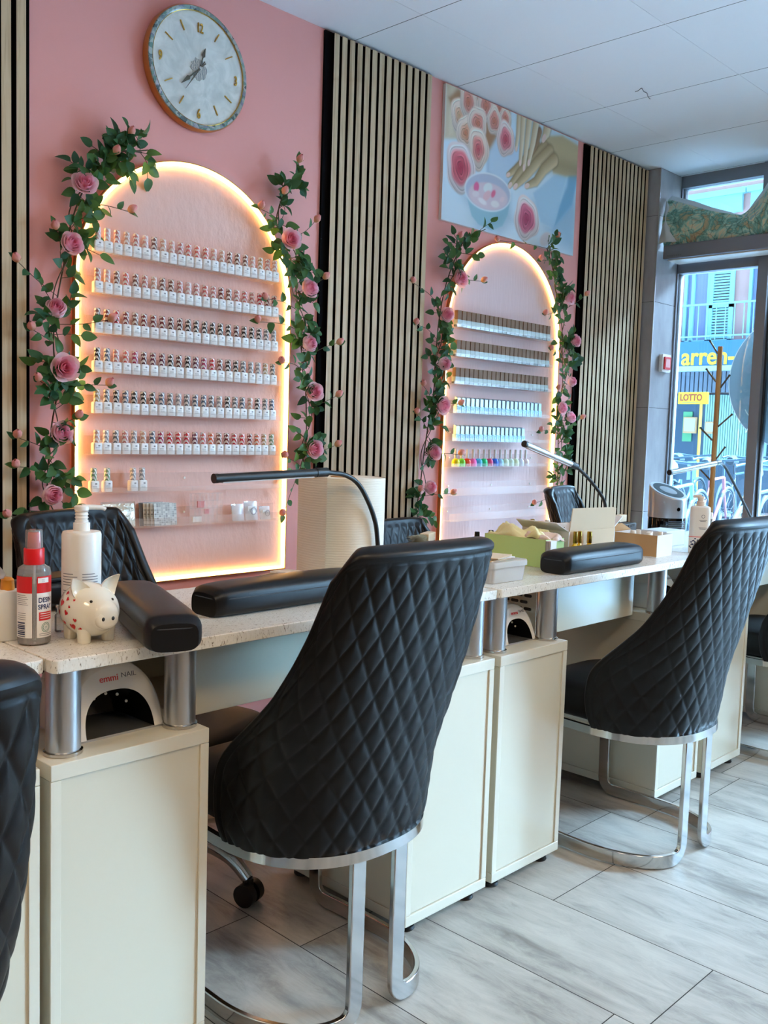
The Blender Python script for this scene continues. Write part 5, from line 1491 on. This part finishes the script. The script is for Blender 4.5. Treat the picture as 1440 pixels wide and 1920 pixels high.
# small bottles round the green box and the carton
def small_bottle(label, x, y, h, capm, bodym, w=.012, caph=.035):
    r = thing('small_bottle', label, 'bottle', (x, y, ST), 0, 'small bottles around the green box')
    b = MB(); b.lathe([(w * .95, .0005), (w, .003), (w, h - caph - .010), (w * .5, h - caph - .003), (w * .5, h - caph)], n=24); b.build('body', bodym, r, smooth=40)
    b = MB(); b.lathe([(w * .62, h - caph), (w * .66, h - caph + .001), (w * .60, h - .001), (w * .5, h)], n=20); b.build('cap', capm, r, smooth=40)
m_goldcap = mat('gold_cap', 'c09a3e', .22, .9); m_amber = mat('yellow_varnish', 'e4b916', .2)
for a_ in [('black capped bottle standing alone left of the green box', 2.262, -.905, .082, m_blackgloss, m_blackgloss, .013),
           ('taller black capped bottle touching the left end of green box', 2.322, -.912, .084, m_blackgloss, m_blackgloss, .013),
           ('short gold capped bottle behind the green box, leftmost gold one', 2.50, -.915, .082, m_goldcap, m_label, .012),
           ('pale capped bottle between gold caps behind the green box', 2.545, -.895, .088, m_cardt, m_label, .012),
           ('tall gold capped bottle behind the green box near the arch', 2.585, -.880, .104, m_goldcap, m_label, .012),
           ('pearly white bottle behind the green box under the light strip', 2.665, -.885, .098, mat('pearl_cap2', 'cfc8bb', .3), m_label, .014),
           ('left black capped bottle beside the white card packet', 2.605, -.985, .086, m_blackgloss, m_blackgloss, .013),
           ('black capped bottle with orange front beside the open carton', 2.665, -.965, .092, m_blackgloss, mat('orange_varnish', 'c97a3d', .3), .013),
           ('left gold capped bottle in front of the open carton', 2.400, -1.166, .100, m_goldcap, m_amber, .010),
           ('middle gold capped bottle in front of the open carton', 2.424, -1.166, .100, m_goldcap, m_amber, .010),
           ('right gold capped bottle on yellow varnish before open carton', 2.478, -1.166, .096, m_goldcap, m_amber, .012)]:
    small_bottle(*a_)
r = thing('card_packet', 'small white upright packet behind the green box', 'packet', (2.70, -.918, ST))
b = MB(); b.span((-.045, -.012, .0005), (.045, .012, .088)); b.build('packet', m_cardw, r, bevel=.002)
# open carton
r = thing('open_carton', 'open white cardboard carton with raised tan flap on far worktop', 'carton', (2.515, -1.065, ST))
x0, x1, y0, y1, H = -.125, .135, -.085, .085, .098; t_ = .003
b = MB(); b.span((x0, y0, .0005), (x1, y1, .0035)); b.span((x0, y1 - t_, .0035), (x1, y1, H)); b.span((x0, y0, .0035), (x0 + t_, y1 - t_, H)); b.span((x1 - t_, y0, .0035), (x1, y1 - t_, H)); b.build('carton', m_cardw, r)
b = MB(); b.span((x0 + t_, y0, .0035), (x1 - t_, y0 + t_, H)); b.build('front_side', m_cardt, r)
b = MB(); M = Matrix.Translation((0, y0 + .002, H + .001)) @ Matrix.Rotation(math.radians(8), 4, 'X')
b.prism([(x0 + .004, 0), (x1 - .004, 0), (x1 - .012, .062), (x1 - .03, .066), (x0 + .0, .070)], .0025, M @ TXZ); b.build('raised_flap', m_cardt, r)
b = MB(); M = Matrix.Translation((x1 + .001, 0, H)) @ Matrix.Rotation(math.radians(-24), 4, 'Y'); b.add([(0, y0 + .002, 0), (.072, y0 + .012, 0), (.072, y1 - .012, 0), (0, y1 - .002, 0), (0, y0 + .002, .003), (.072, y0 + .012, .003), (.072, y1 - .012, .003), (0, y1 - .002, .003)], [(3, 2, 1, 0), (4, 5, 6, 7), (0, 1, 5, 4), (1, 2, 6, 5), (2, 3, 7, 6), (3, 0, 4, 7)], M); b.build('right_flap', m_cardw, r)
b = MB(); M = Matrix.Translation((x0 - .001, 0, H)) @ Matrix.Rotation(math.radians(28), 4, 'Y'); b.add([(-.055, y0 + .012, 0), (0, y0 + .002, 0), (0, y1 - .002, 0), (-.055, y1 - .012, 0), (-.055, y0 + .012, .003), (0, y0 + .002, .003), (0, y1 - .002, .003), (-.055, y1 - .012, .003)], [(3, 2, 1, 0), (4, 5, 6, 7), (0, 1, 5, 4), (1, 2, 6, 5), (2, 3, 7, 6), (3, 0, 4, 7)], M); b.build('left_flap', m_cardw, r)
# smaller carton with tubes
r = thing('small_carton', 'smaller open carton of white tubes beside the black cushion', 'carton', (2.825, -1.155, ST), math.radians(4))
x0, x1, y0, y1, H = -.060, .060, -.075, .075, .072
b = MB(); b.span((x0, y0, .0005), (x1, y1, .0035)); b.span((x0, y1 - t_, .0035), (x1, y1, H)); b.span((x1 - t_, y0, .0035), (x1, y1 - t_, H)); b.span((x0 + t_, y0, .0035), (x1 - t_, y0 + t_, H)); b.build('carton', m_cardw, r)
b = MB(); b.span((x0, y0, .0035), (x0 + t_, y1 - t_, H)); b.build('tan_side', m_card, r)
b = MB(); M = Matrix.Translation((0, y1, H)) @ Matrix.Rotation(math.radians(20), 4, 'X'); b.add([(x0, 0, 0), (x1, 0, 0), (x1 + .02, .045, 0), (x0, .045, 0), (x0, 0, .0025), (x1, 0, .0025), (x1 + .02, .045, .0025), (x0, .045, .0025)], [(3, 2, 1, 0), (4, 5, 6, 7), (0, 1, 5, 4), (1, 2, 6, 5), (2, 3, 7, 6), (3, 0, 4, 7)], M); b.build('back_flap', m_card, r)
for k, (x, y) in enumerate([(-.036, -.035), (0.0, -.02), (.030, -.040), (-.02, .03), (.022, .035)]):
    b = MB(); b.lathe([(.012, 0), (.013, .002), (.013, .052), (.009, .056), (.009, .072), (.008, .0735)], n=20); o = b.build('white_tube', m_whiteplastic, smooth=40, loc=(2.832 + x, -1.155 + y, ST + .004))
    tag(o, ['white capped tube at the front left inside the smaller carton', 'white capped tube in the middle of the smaller carton', 'white capped tube at the front right inside the smaller carton', 'white capped tube at the back left inside the smaller carton', 'white capped tube at the back right inside the smaller carton'][k], 'tube', 'tubes in the smaller carton')
# dust brushes lying on black trays
def brush_tray(label, blabel, x, y, z0, rz):
    r = thing('black_tray', label, 'tray', (x, y, ST), rz, 'black machine trays')
    b = MB(); b.span((-.085, -.05, .0005), (.085, .05, z0)); b.build('case', m_blackplastic, r, bevel=.006)
    for k in range(9): MB().span((-.06 + .014 * k, -.051, z0 - .012), (-.054 + .014 * k, -.0495, z0 - .002)).build('grip_rib', m_blackgloss, r)
    q = thing('dust_brush', blabel, 'brush', (x, y, ST + z0 + .0008), rz, 'wooden dust brushes')
    b = MB(); b.span((.0, -.014, .001), (.075, .014, .027)); b.build('wooden_block', m_cardt, q, bevel=.003)
    b = MB()
    rn = random.Random(5)
    for k in range(150):
        y_, z_ = rn.uniform(-.012, .012), rn.uniform(.004, .024)
        b.tube([(.0, y_, z_), (-.045, y_ * 1.5, z_ + rn.uniform(-.002, .003)), (-.085, y_ * 2.0 + rn.uniform(-.004, .004), max(.0015, z_ * 1.0 + rn.uniform(-.004, .004)))], [.0006, .0006, .0003], 4, cap=False)
    b.build('bristles', mat('bristle', '8a7a58', .6), q)
brush_tray('black machine tray behind the top of the centre chair', 'pale wooden block brush lying behind the top of the centre chair', 2.03, -.895, .060, math.radians(25))
brush_tray('black machine tray behind the open white carton', 'pale wooden block brush lying behind the open white carton', 3.075, -.905, .070, math.radians(10))

# air purifier
m_silver = mat('silver_plastic', 'a5a8ad', .3, .6)
r = thing('air_purifier', 'silver and black cylindrical air purifier with slanted top', 'air purifier', (3.50, -.885, ST), math.radians(25))
b = MB(); b.lathe([(.071, .0005), (.073, .003), (.073, .070), (.0725, .072)], n=56); b.build('black_base', m_blackgloss, r, smooth=40)
for k in range(7):
    b = MB(); A_ = cam_ang(3.50, -.885) - math.radians(25); cyl_patch(.0736, A_ + .10, A_ + 1.15, .012 + .0075 * k, .0155 + .0075 * k, b, 10); b.build('grille_slot', mat('slot_sheen', '54606a', .3), r)
n = 64; P = []
def top_z(x): return .176 - .36 * x   # cut slopes down towards local +x
sl = cam_ang(3.50, -.885) - math.radians(25) + .85
def cut(px_, py_): return .178 - .42 * (px_ * math.cos(sl) + py_ * math.sin(sl))
for u in (0, .02, .5, .93, .98, 1.):
    row = []
    for k in range(n):
        a_ = 2 * PI * k / n; rr = .0745 * (1 if u < .95 else (.99 if u < .99 else .955)); x, y = rr * math.cos(a_), rr * math.sin(a_)
        row.append((x, y, .0722 + (cut(x, y) - .0722) * u + (.0005 if u == 1. else 0)))
    P.append(row)
b = MB(); b.grid(P, wrap=True); b.add(P[-1], [tuple(range(n))]); b.build('silver_body', m_silver, r, smooth=40)
def slant_ring(r0, r1, lift, name, m):
    P = []
    for rr, l in ((r0, lift), (r1, lift)): P.append([(rr * math.cos(2 * PI * k / n), rr * math.sin(2 * PI * k / n), cut(rr * math.cos(2 * PI * k / n), rr * math.sin(2 * PI * k / n)) + l) for k in range(n)])
    b = MB(); b.grid(P, wrap=True); b.build(name, m, r)
slant_ring(.034, .060, .0014, 'black_vent_ring', mat('dark_teal_plastic', '0d1f25', .5, spec=.25))
slant_ring(.0005, .033, .0018, 'top_disc', mat('grey_disc_plastic', '7f868c', .5))
b = MB(); a_ = sl - .25; M = Matrix.Translation((.0747 * math.cos(a_), .0747 * math.sin(a_), .108)) @ Matrix.Rotation(a_, 4, 'Z') @ Matrix.Rotation(PI / 2, 4, 'Y'); b.lathe([(.0075, 0), (.0075, .0012), (.0003, .0014)], n=20, M=M); b.build('sensor', m_blackgloss, r)
# floral pump bottle
fx, fy = 3.030, -1.250; A = cam_ang(fx, fy)
r = thing('pump_bottle', 'white pump bottle with dark flowers and a pink line near window', 'bottle', (fx, fy, ST))
P = [[(x * s, y * s, z) for x, y in rrect(.066, .052, .018, 6)] for z, s in ((.0005, .95), (.004, 1.), (.150, 1.), (.157, .96), (.160, .80), (.161, .4))]
b = MB(); b.grid(P, wrap=True); b.add(P[0], [tuple(range(len(P[0]) - 1, -1, -1))]); b.build('body', m_whiteplastic, r, smooth=40)
r.rotation_euler[2] = A + PI / 2
b = MB(); b.lathe([(.0135, .160), (.0135, .176), (.010, .178), (.010, .184), (.012, .185), (.012, .191), (.010, .193)], n=28); b.tube([(0, 0, .1935), (-.016, -.004, .1935), (-.026, -.006, .191)], [.006, .0055, .0045], 10); b.build('pump_head', mat('warm_white_plastic', 'e6d9cd', .35), r, smooth=50)
fy_ = -.0263
b = MB(); b.span((-.033, fy_, .056), (.033, fy_ + .0006, .059)); b.build('pink_line', mat('coral_print', 'e08078', .5), r)
b = MB(); rn = random.Random(3)
for cx, cz in ((-.018, .038), (-.006, .030), (-.022, .026), (-.010, .046), (.012, .028), (.018, .034)):
    for k in range(5):
        a_ = 2 * PI * k / 5 + rn.random(); b.prism([(cx + .0065 * math.cos(a_) + .003 * math.cos(2 * PI * q / 8), cz + .0055 * math.sin(a_) + .0022 * math.sin(2 * PI * q / 8)) for q in range(8)], .0005, Matrix.Translation((0, fy_ + .0004, 0)) @ TXZ)
b.build('flower_print', m_blueprint, r)
b = MB(); n_ = 20; b.grid([[(.010 + q * math.cos(2 * PI * k / n_), fy_, .127 + q * math.sin(2 * PI * k / n_)) for q in (.0045, .0058)] for k in range(n_ + 1)])
for k, (w, z) in enumerate([(.024, .113), (.018, .110), (.026, .088), (.020, .084), (.006, .046)]): b.span((.010 - w / 2, fy_, z), (.010 + w / 2, fy_ + .0004, z + .0016))
b.build('small_print', m_greyprint, r)
r = thing('small_bottle', 'small clear bottle just behind the floral pump bottle', 'bottle', (3.17, -1.215, ST))
b = MB(); b.lathe([(.018, .0005), (.019, .003), (.019, .085), (.012, .095), (.012, .108)], n=28); b.build('body', m_clear, r, smooth=40)
b = MB(); b.lathe([(.013, .108), (.0135, .110), (.0135, .128), (.012, .130)], n=24); b.build('cap', m_whiteplastic, r, smooth=40)
r = thing('pale_board', 'pale blue-grey box standing behind the floral pump bottle', 'box', (3.16, -1.05, ST))
b = MB(); b.span((-.07, -.05, .0005), (.07, .05, .055)); b.build('box', mat('pale_blue_card', 'd4dde6', .45), r, bevel=.002)

# ------------------------------------------------------------------ coat rack
r = thing('coat_rack', 'slim wooden coat rack with metal pegs in front of the window', 'coat rack', (4.60, -.552, 0))
b = MB(); b.lathe([(.0125, .018), (.0125, 1.632), (.011, 1.636)], n=18); b.build('pole', m_rackwood, r, smooth=40)
b = MB(); b.lathe([(.15, .0005), (.15, .012), (.14, .018), (.014, .020)], n=40); b.build('base', m_rackwood, r, smooth=40)
for k, (z, dx, dy) in enumerate([(1.60, -.35, .9), (1.46, -.5, .8), (1.43, .4, -.95), (1.235, .2, -1.), (1.165, -.2, 1.), (1.07, .3, -1.), (.965, -.2, 1.)]):
    d = Vector((dx, dy, 0)).normalized(); p0 = d * .011 + Vector((0, 0, z)); L_ = (.05, .06, .05, .075, .075, .05, .075)[k]; p1 = d * L_ + Vector((0, 0, z + .062))
    b = MB(); b.tube([p0, p1], .0045, 10); o = b.build('peg', m_darkchrome, r, smooth=40)
    b = MB(); b.ell(p1, (.006, .006, .006), 10, 8); b.build('peg_tip', m_darkchrome, o, smooth=180)

# ------------------------------------------------------------------ fire alarm on the reveal
r = thing('fire_alarm', 'small red and white fire alarm call point on the column', 'fire alarm', (4.887, -.0900, 1.585))
b = MB(); b.prism(rrect(.098, .098, .01, 4), .022, Matrix.Translation((0, -.0005, 0)) @ TXZ); b.build('white_frame', m_whiteplastic, r, bevel=.002)
b = MB(); b.prism(rrect(.070, .070, .006, 4), .007, Matrix.Translation((0, -.0226, 0)) @ TXZ); b.build('red_housing', m_red, r, bevel=.001)
b = MB(); b.prism(rrect(.046, .046, .004, 4), .0015, Matrix.Translation((.0, -.0297, 0)) @ TXZ); b.build('button_window', mat('pale_red', 'e8a3a0', .3), r)

# ------------------------------------------------------------------ shade cassette over the window and the draped printed sheet
r = thing('shade_box', 'long grey shade cassette running over the shop window', 'shade box', (4.86, 0, 2.135))
b = MB(); b.span((-.085, -5.0, 0), (.10, -.112, .074)); b.build('cassette', m_frame, r, bevel=.006)
b = MB(); b.span((-.06, -5.0, -.006), (.07, -.13, -.0005)); b.build('lit_underside', m_whiteplastic, r)  # white strip: the cassette's lit underside put into the colour
b = MB()
for k in range(7): b.span((-.0857, -.140 - .012 * k - .008, .012), (-.0852, -.140 - .012 * k, .019))
b.build('tiny_mark', m_greyprint, r)
m_map = mat('printed_sheet', '5f8a80', .6, spec=.2); t = NT(m_map)
n1 = t.n('ShaderNodeTexNoise', i_Scale=7., i_Detail=7., i_Roughness=.65, i_Distortion=1.6); t.l(t.coord(), n1.inputs['Vector'])
v1 = t.n('ShaderNodeTexVoronoi', i_Scale=16., feature='DISTANCE_TO_EDGE'); t.l(t.coord(), v1.inputs['Vector'])
col = t.ramp(n1.outputs[0], [(.30, '7b6466'), (.38, 'c4ae84'), (.45, '5f968a'), (.52, 'a9cdbb'), (.58, 'e0cda6'), (.65, '7fb3b8'), (.74, 'cfc3a4')])
ed = t.ramp(v1.outputs[0], [(.0, '6c6a60'), (.04, 'ffffff')])
mm = t.n('ShaderNodeMix', data_type='RGBA', blend_type='MULTIPLY'); mm.inputs[0].default_value = .55; t.l(col, mm.inputs[6]); t.l(ed, mm.inputs[7]); t.base(mm.outputs[2])
m_sheetback = mat('sheet_underside', 'cfd5d4', .6)
r = thing('draped_sheet', 'map-like printed sheet draped over the shade cassette in the window corner', 'fabric', (4.835, 0, 2.2095))
ys = np.linspace(-.098, -1.75, 70); tops = np.interp(-ys, [.098, .24, .35, .42, .51, .60, .68, .80, 1.0, 1.3, 1.75], [.255, .20, .155, .135, .118, .19, .27, .33, .345, .33, .30])
P = []
for j in range(24):
    v = j / 23; row = []
    for y, tp in zip(ys, tops):
        wv_ = .022 * math.sin(13 * y + 3 * v) * v + .035 * math.exp(-((y + .53) / .10) ** 2) * (v - .2) + .02 * math.sin(28 * y) * v * (1 - v)
        row.append((-.028 + wv_ - .03 * math.sin(PI * v), y, .002 + tp * v))
    P.append(row)
b = MB(); b.grid(P); o = b.build('printed_fabric', m_map, r, smooth=180); sm = o.modifiers.new('thick', 'SOLIDIFY'); sm.thickness = .0015
Q = []
for j in range(8):
    v = j / 7; row = []
    for k, (y, tp) in enumerate(zip(ys, tops)):
        base_ = P[-1][k]; h_ = np.interp(-y, [.098, .25, .42, .50, .56, .70, 1.75], [.030, .032, .020, .006, .05, .095, .05])
        row.append((base_[0] + .004 + .035 * v, y, base_[2] + h_ * v * .9))
    Q.append(row)
b = MB(); b.grid(Q); o = b.build('folded_hem', m_sheetback, r, smooth=180); sm = o.modifiers.new('thick', 'SOLIDIFY'); sm.thickness = .0015
b = MB()
T_ = [[(-.030, -.100, .25), (-.055, -.100, .12), (-.092, -.102, .006)], [(-.028, -.108, .235), (-.066, -.122, .10), (-.097, -.15, .010)], [(-.028, -.118, .215), (-.062, -.148, .07), (-.090, -.205, .006)]]
b.grid(T_); o = b.build('hanging_fold', m_sheetback, r, smooth=180); sm = o.modifiers.new('thick', 'SOLIDIFY'); sm.thickness = .0015

# ------------------------------------------------------------------ round sign hung in the glass
r = thing('round_sign', 'large grey round sign with white line drawing on the shop window', 'sign', (5.10, -.742, 1.495))
RY_ = Matrix.Rotation(PI / 2, 4, 'Y')
b = MB(); b.lathe([(.001, 0), (.36, 0), (.36, .006), (.001, .006)], n=72, M=RY_, cap=False); b.build('disc', mat('grey_disc', '8fa3ad', .5), r, smooth=40)
b = MB(); b.lathe([(.360, -.001), (.364, -.001), (.364, .007), (.360, .007)], n=72, M=RY_, cap=False); b.build('rim', m_whiteplastic, r)
def curve_line(pts): return [Vector((-.002, y, z)) for y, z in pts]
for pts in ([(.235, .06), (.20, .10), (.15, .12)], [(.235, .06), (.19, .035), (.14, .03)], [(.205, .075), (.19, .06), (.175, .075), (.19, .095), (.205, .075)], [(.26, -.155), (.24, -.185), (.20, -.20), (.16, -.19)], [(.25, -.28), (.235, -.25), (.225, -.22)], [(.13, .22), (.10, .16), (.12, .08), (.09, .0), (.10, -.1)], [(.05, .1), (0, .16), (-.08, .12), (-.1, .02), (-.05, -.08)], [(0, -.15), (-.06, -.2), (-.14, -.18), (-.2, -.1)]):
    b = MB(); b.tube(spline(curve_line(pts), 6), .0028, 6); b.build('white_line', m_whiteplastic, r, smooth=60)

# ------------------------------------------------------------------ street outside
FX = 16.0; FS = 1.231
def fac(y, z): return (-2.7 + (y + 2.7) * FS, 1.16 + (z - 1.16) * FS)
m_asphalt = mat('street_paving', '8e9498', .8)
struct(MB().span((5.3, -12, -.25), (30, 25, -.02)).build('ground', m_asphalt))
m_facade = mat('pink_facade', 'c89c94', .8)
m_cyan = mat('pale_shutter', '8dbcc0', .55)
m_fglass = mat('facade_glass', '8088a8', .12)
m_signblue = mat('sign_blue', '3d74a6', .4)
m_yellow = mat('yellow_letters', 'f5e23a', .45)
r = thing('street_building', 'pink building across the street with pale shutters and shop front', 'building', (FX, 0, -.02))
b = MB(); b.span((0, -10, .0), (4, 22, 7.6)); b.build('facade', m_facade, r)
def frect(y0, y1, z0, z1, d0, d1):
    a0, c0 = fac(y0, z0); a1, c1 = fac(y1, z1); return (-d1, a1, c0 + .02), (-d0, a0, c1 + .02)
for k, (y0, y1) in enumerate([(3.93, 3.55), (2.98, 2.6), (2.0, 1.62), (5.2, 4.82)]):
    b = MB(); b.span(*frect(y0, y1, 2.56, 3.68, .001, .03)); w_ = b.build('window', m_fglass, r)
    b = MB()
    for q in (y0, y0 - .11, y1 + .03): b.span(*frect(q, q - .04, 2.56, 3.70, .03, .09))
    b.span(*frect(y0, y1, 3.62, 3.72, .03, .09)); b.span(*frect(y0, y1, 2.54, 2.60, .03, .09)); b.build('window_frame', m_cyan, w_)
    b = MB(); ya, yb = y1 - .01, y1 - .35
    b.span(*frect(ya, ya - .05, 2.53, 3.71, .03, .10)); b.span(*frect(yb + .05, yb, 2.53, 3.71, .03, .10)); b.span(*frect(ya, yb, 3.62, 3.71, .03, .10)); b.span(*frect(ya, yb, 2.53, 2.60, .03, .10)); b.span(*frect(ya, yb, 3.04, 3.10, .03, .10))
    for j in range(26):
        z_ = 2.615 + .039 * j; b.span(*frect(ya - .05, yb + .05, z_, z_ + .024, .04, .08))
    b.build('shutter', m_cyan, r)
    b = MB(); b.span(*frect(y0 + .05, y1 - .40, 4.34, 4.62, .03, .10)); b.span(*frect(y0 + .10, y1 - .45, 4.58, 4.66, .03, .14)); b.build('upper_sill', m_cyan, r)
b = MB(); b.span(*frect(6, 0, 3.035, 3.06, .50, .53)); b.span(*frect(6, 0, 2.60, 2.62, .50, .53))
for j in range(46): b.span(*frect(6 - .13 * j, 5.99 - .13 * j, 2.56, 3.04, .505, .52))
b.build('balcony_rail', m_cyan, r)
b = MB(); b.span(*frect(6, 0, 2.20, 2.545, .0, .55)); b.build('shop_sign', m_signblue, r)
v, f = text_polys('arren-', .42, .90, .01, 'LEFT', .007)
ly0, lz0 = 5.20, 2.465
b = MB(); b.add(v, f, Matrix(((0, 0, -1, -.565), (-1, 0, 0, ly0), (0, 1, 0, lz0 + .02), (0, 0, 0, 1)))); b.build('sign_letters', m_yellow, r)
b = MB(); b.span(*frect(6, 0, 2.13, 2.20, .0, .60)); b.build('sign_ledge', mat('pale_ledge', 'a8c4cf', .5), r)
b = MB()
for j in range(90): b.span(*frect(6 - .066 * j, 6 - .066 * j - .05, 1.84, 2.13, .30, .42 + .0 * j))
b.build('corrugated_awning', mat('awning_grey', '6c7888', .5), r)
b = MB(); b.span(*frect(6, 0, 0.2, 1.84, .0, .05)); b.build('shop_window', mat('dark_shopglass', '3e5a70', .1), r)
b = MB()
for j in range(26): b.span(*frect(3.50 - .035 * j, 3.50 - .035 * j - .026, .9, 1.82, .06, .10))
b.build('curtain', mat('teal_curtain', '9fc4b9', .7), r)
b = MB(); b.span(*frect(3.84, 3.70, 1.15, 1.58, .06, .08)); b.build('green_poster', mat('poster_green', '5fae7a', .5), r)
for y0, y1, z0, z1 in ((3.80, 3.60, 1.27, 1.50), (3.47, 3.32, 1.27, 1.44)):
    b = MB(); b.span(*frect(y0, y1, z0, z1, .12, .16)); o = b.build('display_frame', mat('warm_frame', 'd9a877', .5), r)
    b = MB(); b.span(*frect(y0 - .02, y1 + .02, z0 + .03, z1 - .02, .161, .17)); b.build('display_card', mat('display_card', 'c9cfc6', .5), o)
# lotto sign on its post
ly, lz = fac(3.755, 1.80); FXL = FX - 1.1
sc_ = FXL / 16.0
r = thing('lotto_sign', 'yellow LOTTO sign on a yellow post across the street', 'sign', (FXL, -2.7 + (3.755 + 2.7) * FS * sc_, -.02))
hz = 1.16 + (1.795 - 1.16) * FS * sc_
b = MB(); b.span((-.03, -.285, hz - .10), (.03, .235, hz + .10)); b.build('board', mat('lotto_yellow', 'e9e02c', .4), r, bevel=.01)
v, f = text_polys('LOTTO', .150, .78, .004, 'CENTER', .006); b = MB(); b.add(v, f, Matrix(((0, 0, -1, -.032), (-1, 0, 0, -.0), (0, 1, 0, hz - .040), (0, 0, 0, 1)))); b.build('lettering', mat('lotto_red', 'a8432c', .5), r)
b = MB(); b.span((-.032, -.16, hz - .075), (-.0302, .16, hz - .068)); b.build('underline', m_greyprint, r)
b = MB(); b.cyl((0, -.17, 0), (0, -.17, hz - .099), .025, 14); b.build('post', mat('post_yellow', 'd9b54a', .5), r, smooth=40)
# parked bicycles
m_bikeblue = mat('bike_blue', '5b8fb5', .35, .3); m_bikedark = mat('bike_dark', '39505f', .4, .2); m_bikewhite = mat('bike_pale', '86a9bb', .35, .2); m_tire = mat('tyre', '2c3a44', .8); m_bikered = mat('bike_red', '8a5560', .4)
def bike_meshes():
    R_ = .33; out = {}
    b = MB(); n = 40
    for rr, tr in ((R_, .02), (R_ - .03, .008)):
        b.tube([(rr * math.cos(2 * PI * k / n), 0, rr * math.sin(2 * PI * k / n)) for k in range(n + 1)], tr, 8, cap=False)
    wheel_t = b
    for k in range(14):
        a_ = PI * k / 7; b.tube([(.02 * math.cos(a_ + .5), .012 * (-1) ** k, .02 * math.sin(a_ + .5)), ((R_ - .03) * math.cos(a_), 0, (R_ - .03) * math.sin(a_))], .0022, 4)
    b.cyl((0, -.04, 0), (0, .04, 0), .02, 10); out['wheel'] = b.mesh('wheel', m_tire, 60)
    b = MB(); bb = (-.02, 0, .28); st = (-.16, 0, .78); hd = (.36, 0, .80); hd2 = (.40, 0, .66); ra = (-.45, 0, .33); fa = (.55, 0, .33)
    for p, q, w in ((bb, st, .016), (st, hd, .015), (bb, hd2, .018), (bb, ra, .011), ((-.14, 0, .72), ra, .010), (hd, hd2, .020), (hd2, fa, .013)): b.tube([p, q], w, 8)
    out['frame'] = b
    b = MB(); b.tube([(.355, 0, .80), (.34, 0, .97)], .012, 8); b.tube(spline([(.22, -.30, .98), (.32, -.22, 1.0), (.36, 0, .98), (.32, .22, 1.0), (.22, .30, .98)], 5), .012, 8); out['handlebar'] = b.mesh('handlebar', m_bikedark, 60)
    b = MB(); b.tube([(-.165, 0, .78), (-.20, 0, .92)], .012, 8); b.tube([(-.34, 0, .945), (-.25, 0, .955), (-.16, 0, .94), (-.07, 0, .935)], [.05, .07, .045, .018], 10); out['saddle'] = b.mesh('saddle', m_tire, 60)
    b = MB(); b.tube([(.52, 0, .66 + .0), (.50, .0, .70)], .01, 6); b.span((.42, -.16, .74), (.72, .16, .76)); b.span((.42, -.16, .76), (.43, .16, .95)); b.span((.71, -.16, .76), (.72, .16, .95)); b.span((.43, -.16, .76), (.71, -.15, .95)); b.span((.43, .15, .76), (.71, .16, .95)); out['basket'] = b.mesh('basket', m_bikedark)
    return out
BK = bike_meshes()
FRM = [BK['frame'].mesh('frame', m, 60) for m in (m_bikeblue, m_bikedark, m_bikewhite, m_bikered)]
spots = [(7.5, 1.10, .16, 0, 'pale blue bicycle nearest the shop window, leftmost in the glass'), (7.6, .42, .10, 1, 'dark bicycle parked just left of the window mullion, nearest row'), (7.5, -.26, .14, 2, 'pale bicycle parked behind the window mullion, nearest row'), (7.6, -.94, .1, 0, 'blue bicycle seen right of the mullion, nearest row'),
         (9.6, 2.40, .12, 1, 'dark bicycle in the second row behind the purifier'), (9.5, 1.72, .16, 3, 'reddish bicycle in the second row between pump bottle and coat rack'), (9.6, 1.04, .10, 0, 'blue bicycle in the second row right of the coat rack'), (9.5, .36, .14, 2, 'pale bicycle in the second row beside the lamp arm'), (9.6, -.32, .1, 3, 'reddish bicycle seen right of the mullion, second row'),
         (11.6, 3.10, .12, 0, 'blue bicycle in the back row under the LOTTO sign'), (11.7, 2.42, .08, 1, 'dark bicycle in the back row under the display frames'), (11.6, 1.74, .14, 2, 'pale bicycle in the back row right of the display frames'), (11.7, 1.06, .1, 1, 'dark bicycle in the back row near the round sign')]
for i, (x, y, rz, k, lab) in enumerate(spots):
    r = thing('bicycle', lab, 'bicycle', (x, y, -.02), rz, 'bicycles parked outside the window')
    part('wheel', BK['wheel'], r, (-.45, 0, .352)); part('wheel', BK['wheel'], r, (.55, 0, .352)); part('frame', FRM[k], r)
    part('handlebar', BK['handlebar'], r); part('saddle', BK['saddle'], r)
    if i % 3 == 1: part('basket', BK['basket'], r)

# thin curled wire hanging from a ceiling joint
r = thing('ceiling_wire', 'thin dark curled wire poking out of a ceiling joint', 'wire', (3.66, -.585, CEIL))
pts = [Vector(p) - Vector((3.66, -.585, CEIL)) for p in [(3.6538, -.5515, 2.617), (3.640, -.575, 2.613), (3.6267, -.5963, 2.614), (3.6595, -.588, 2.612), (3.69, -.586, 2.613), (3.7323, -.5678, 2.615), (3.7725, -.5558, 2.6175)]]
b = MB(); b.tube(spline(pts, 5), .0014, 6); b.build('wire', m_blackplastic, r, smooth=60)
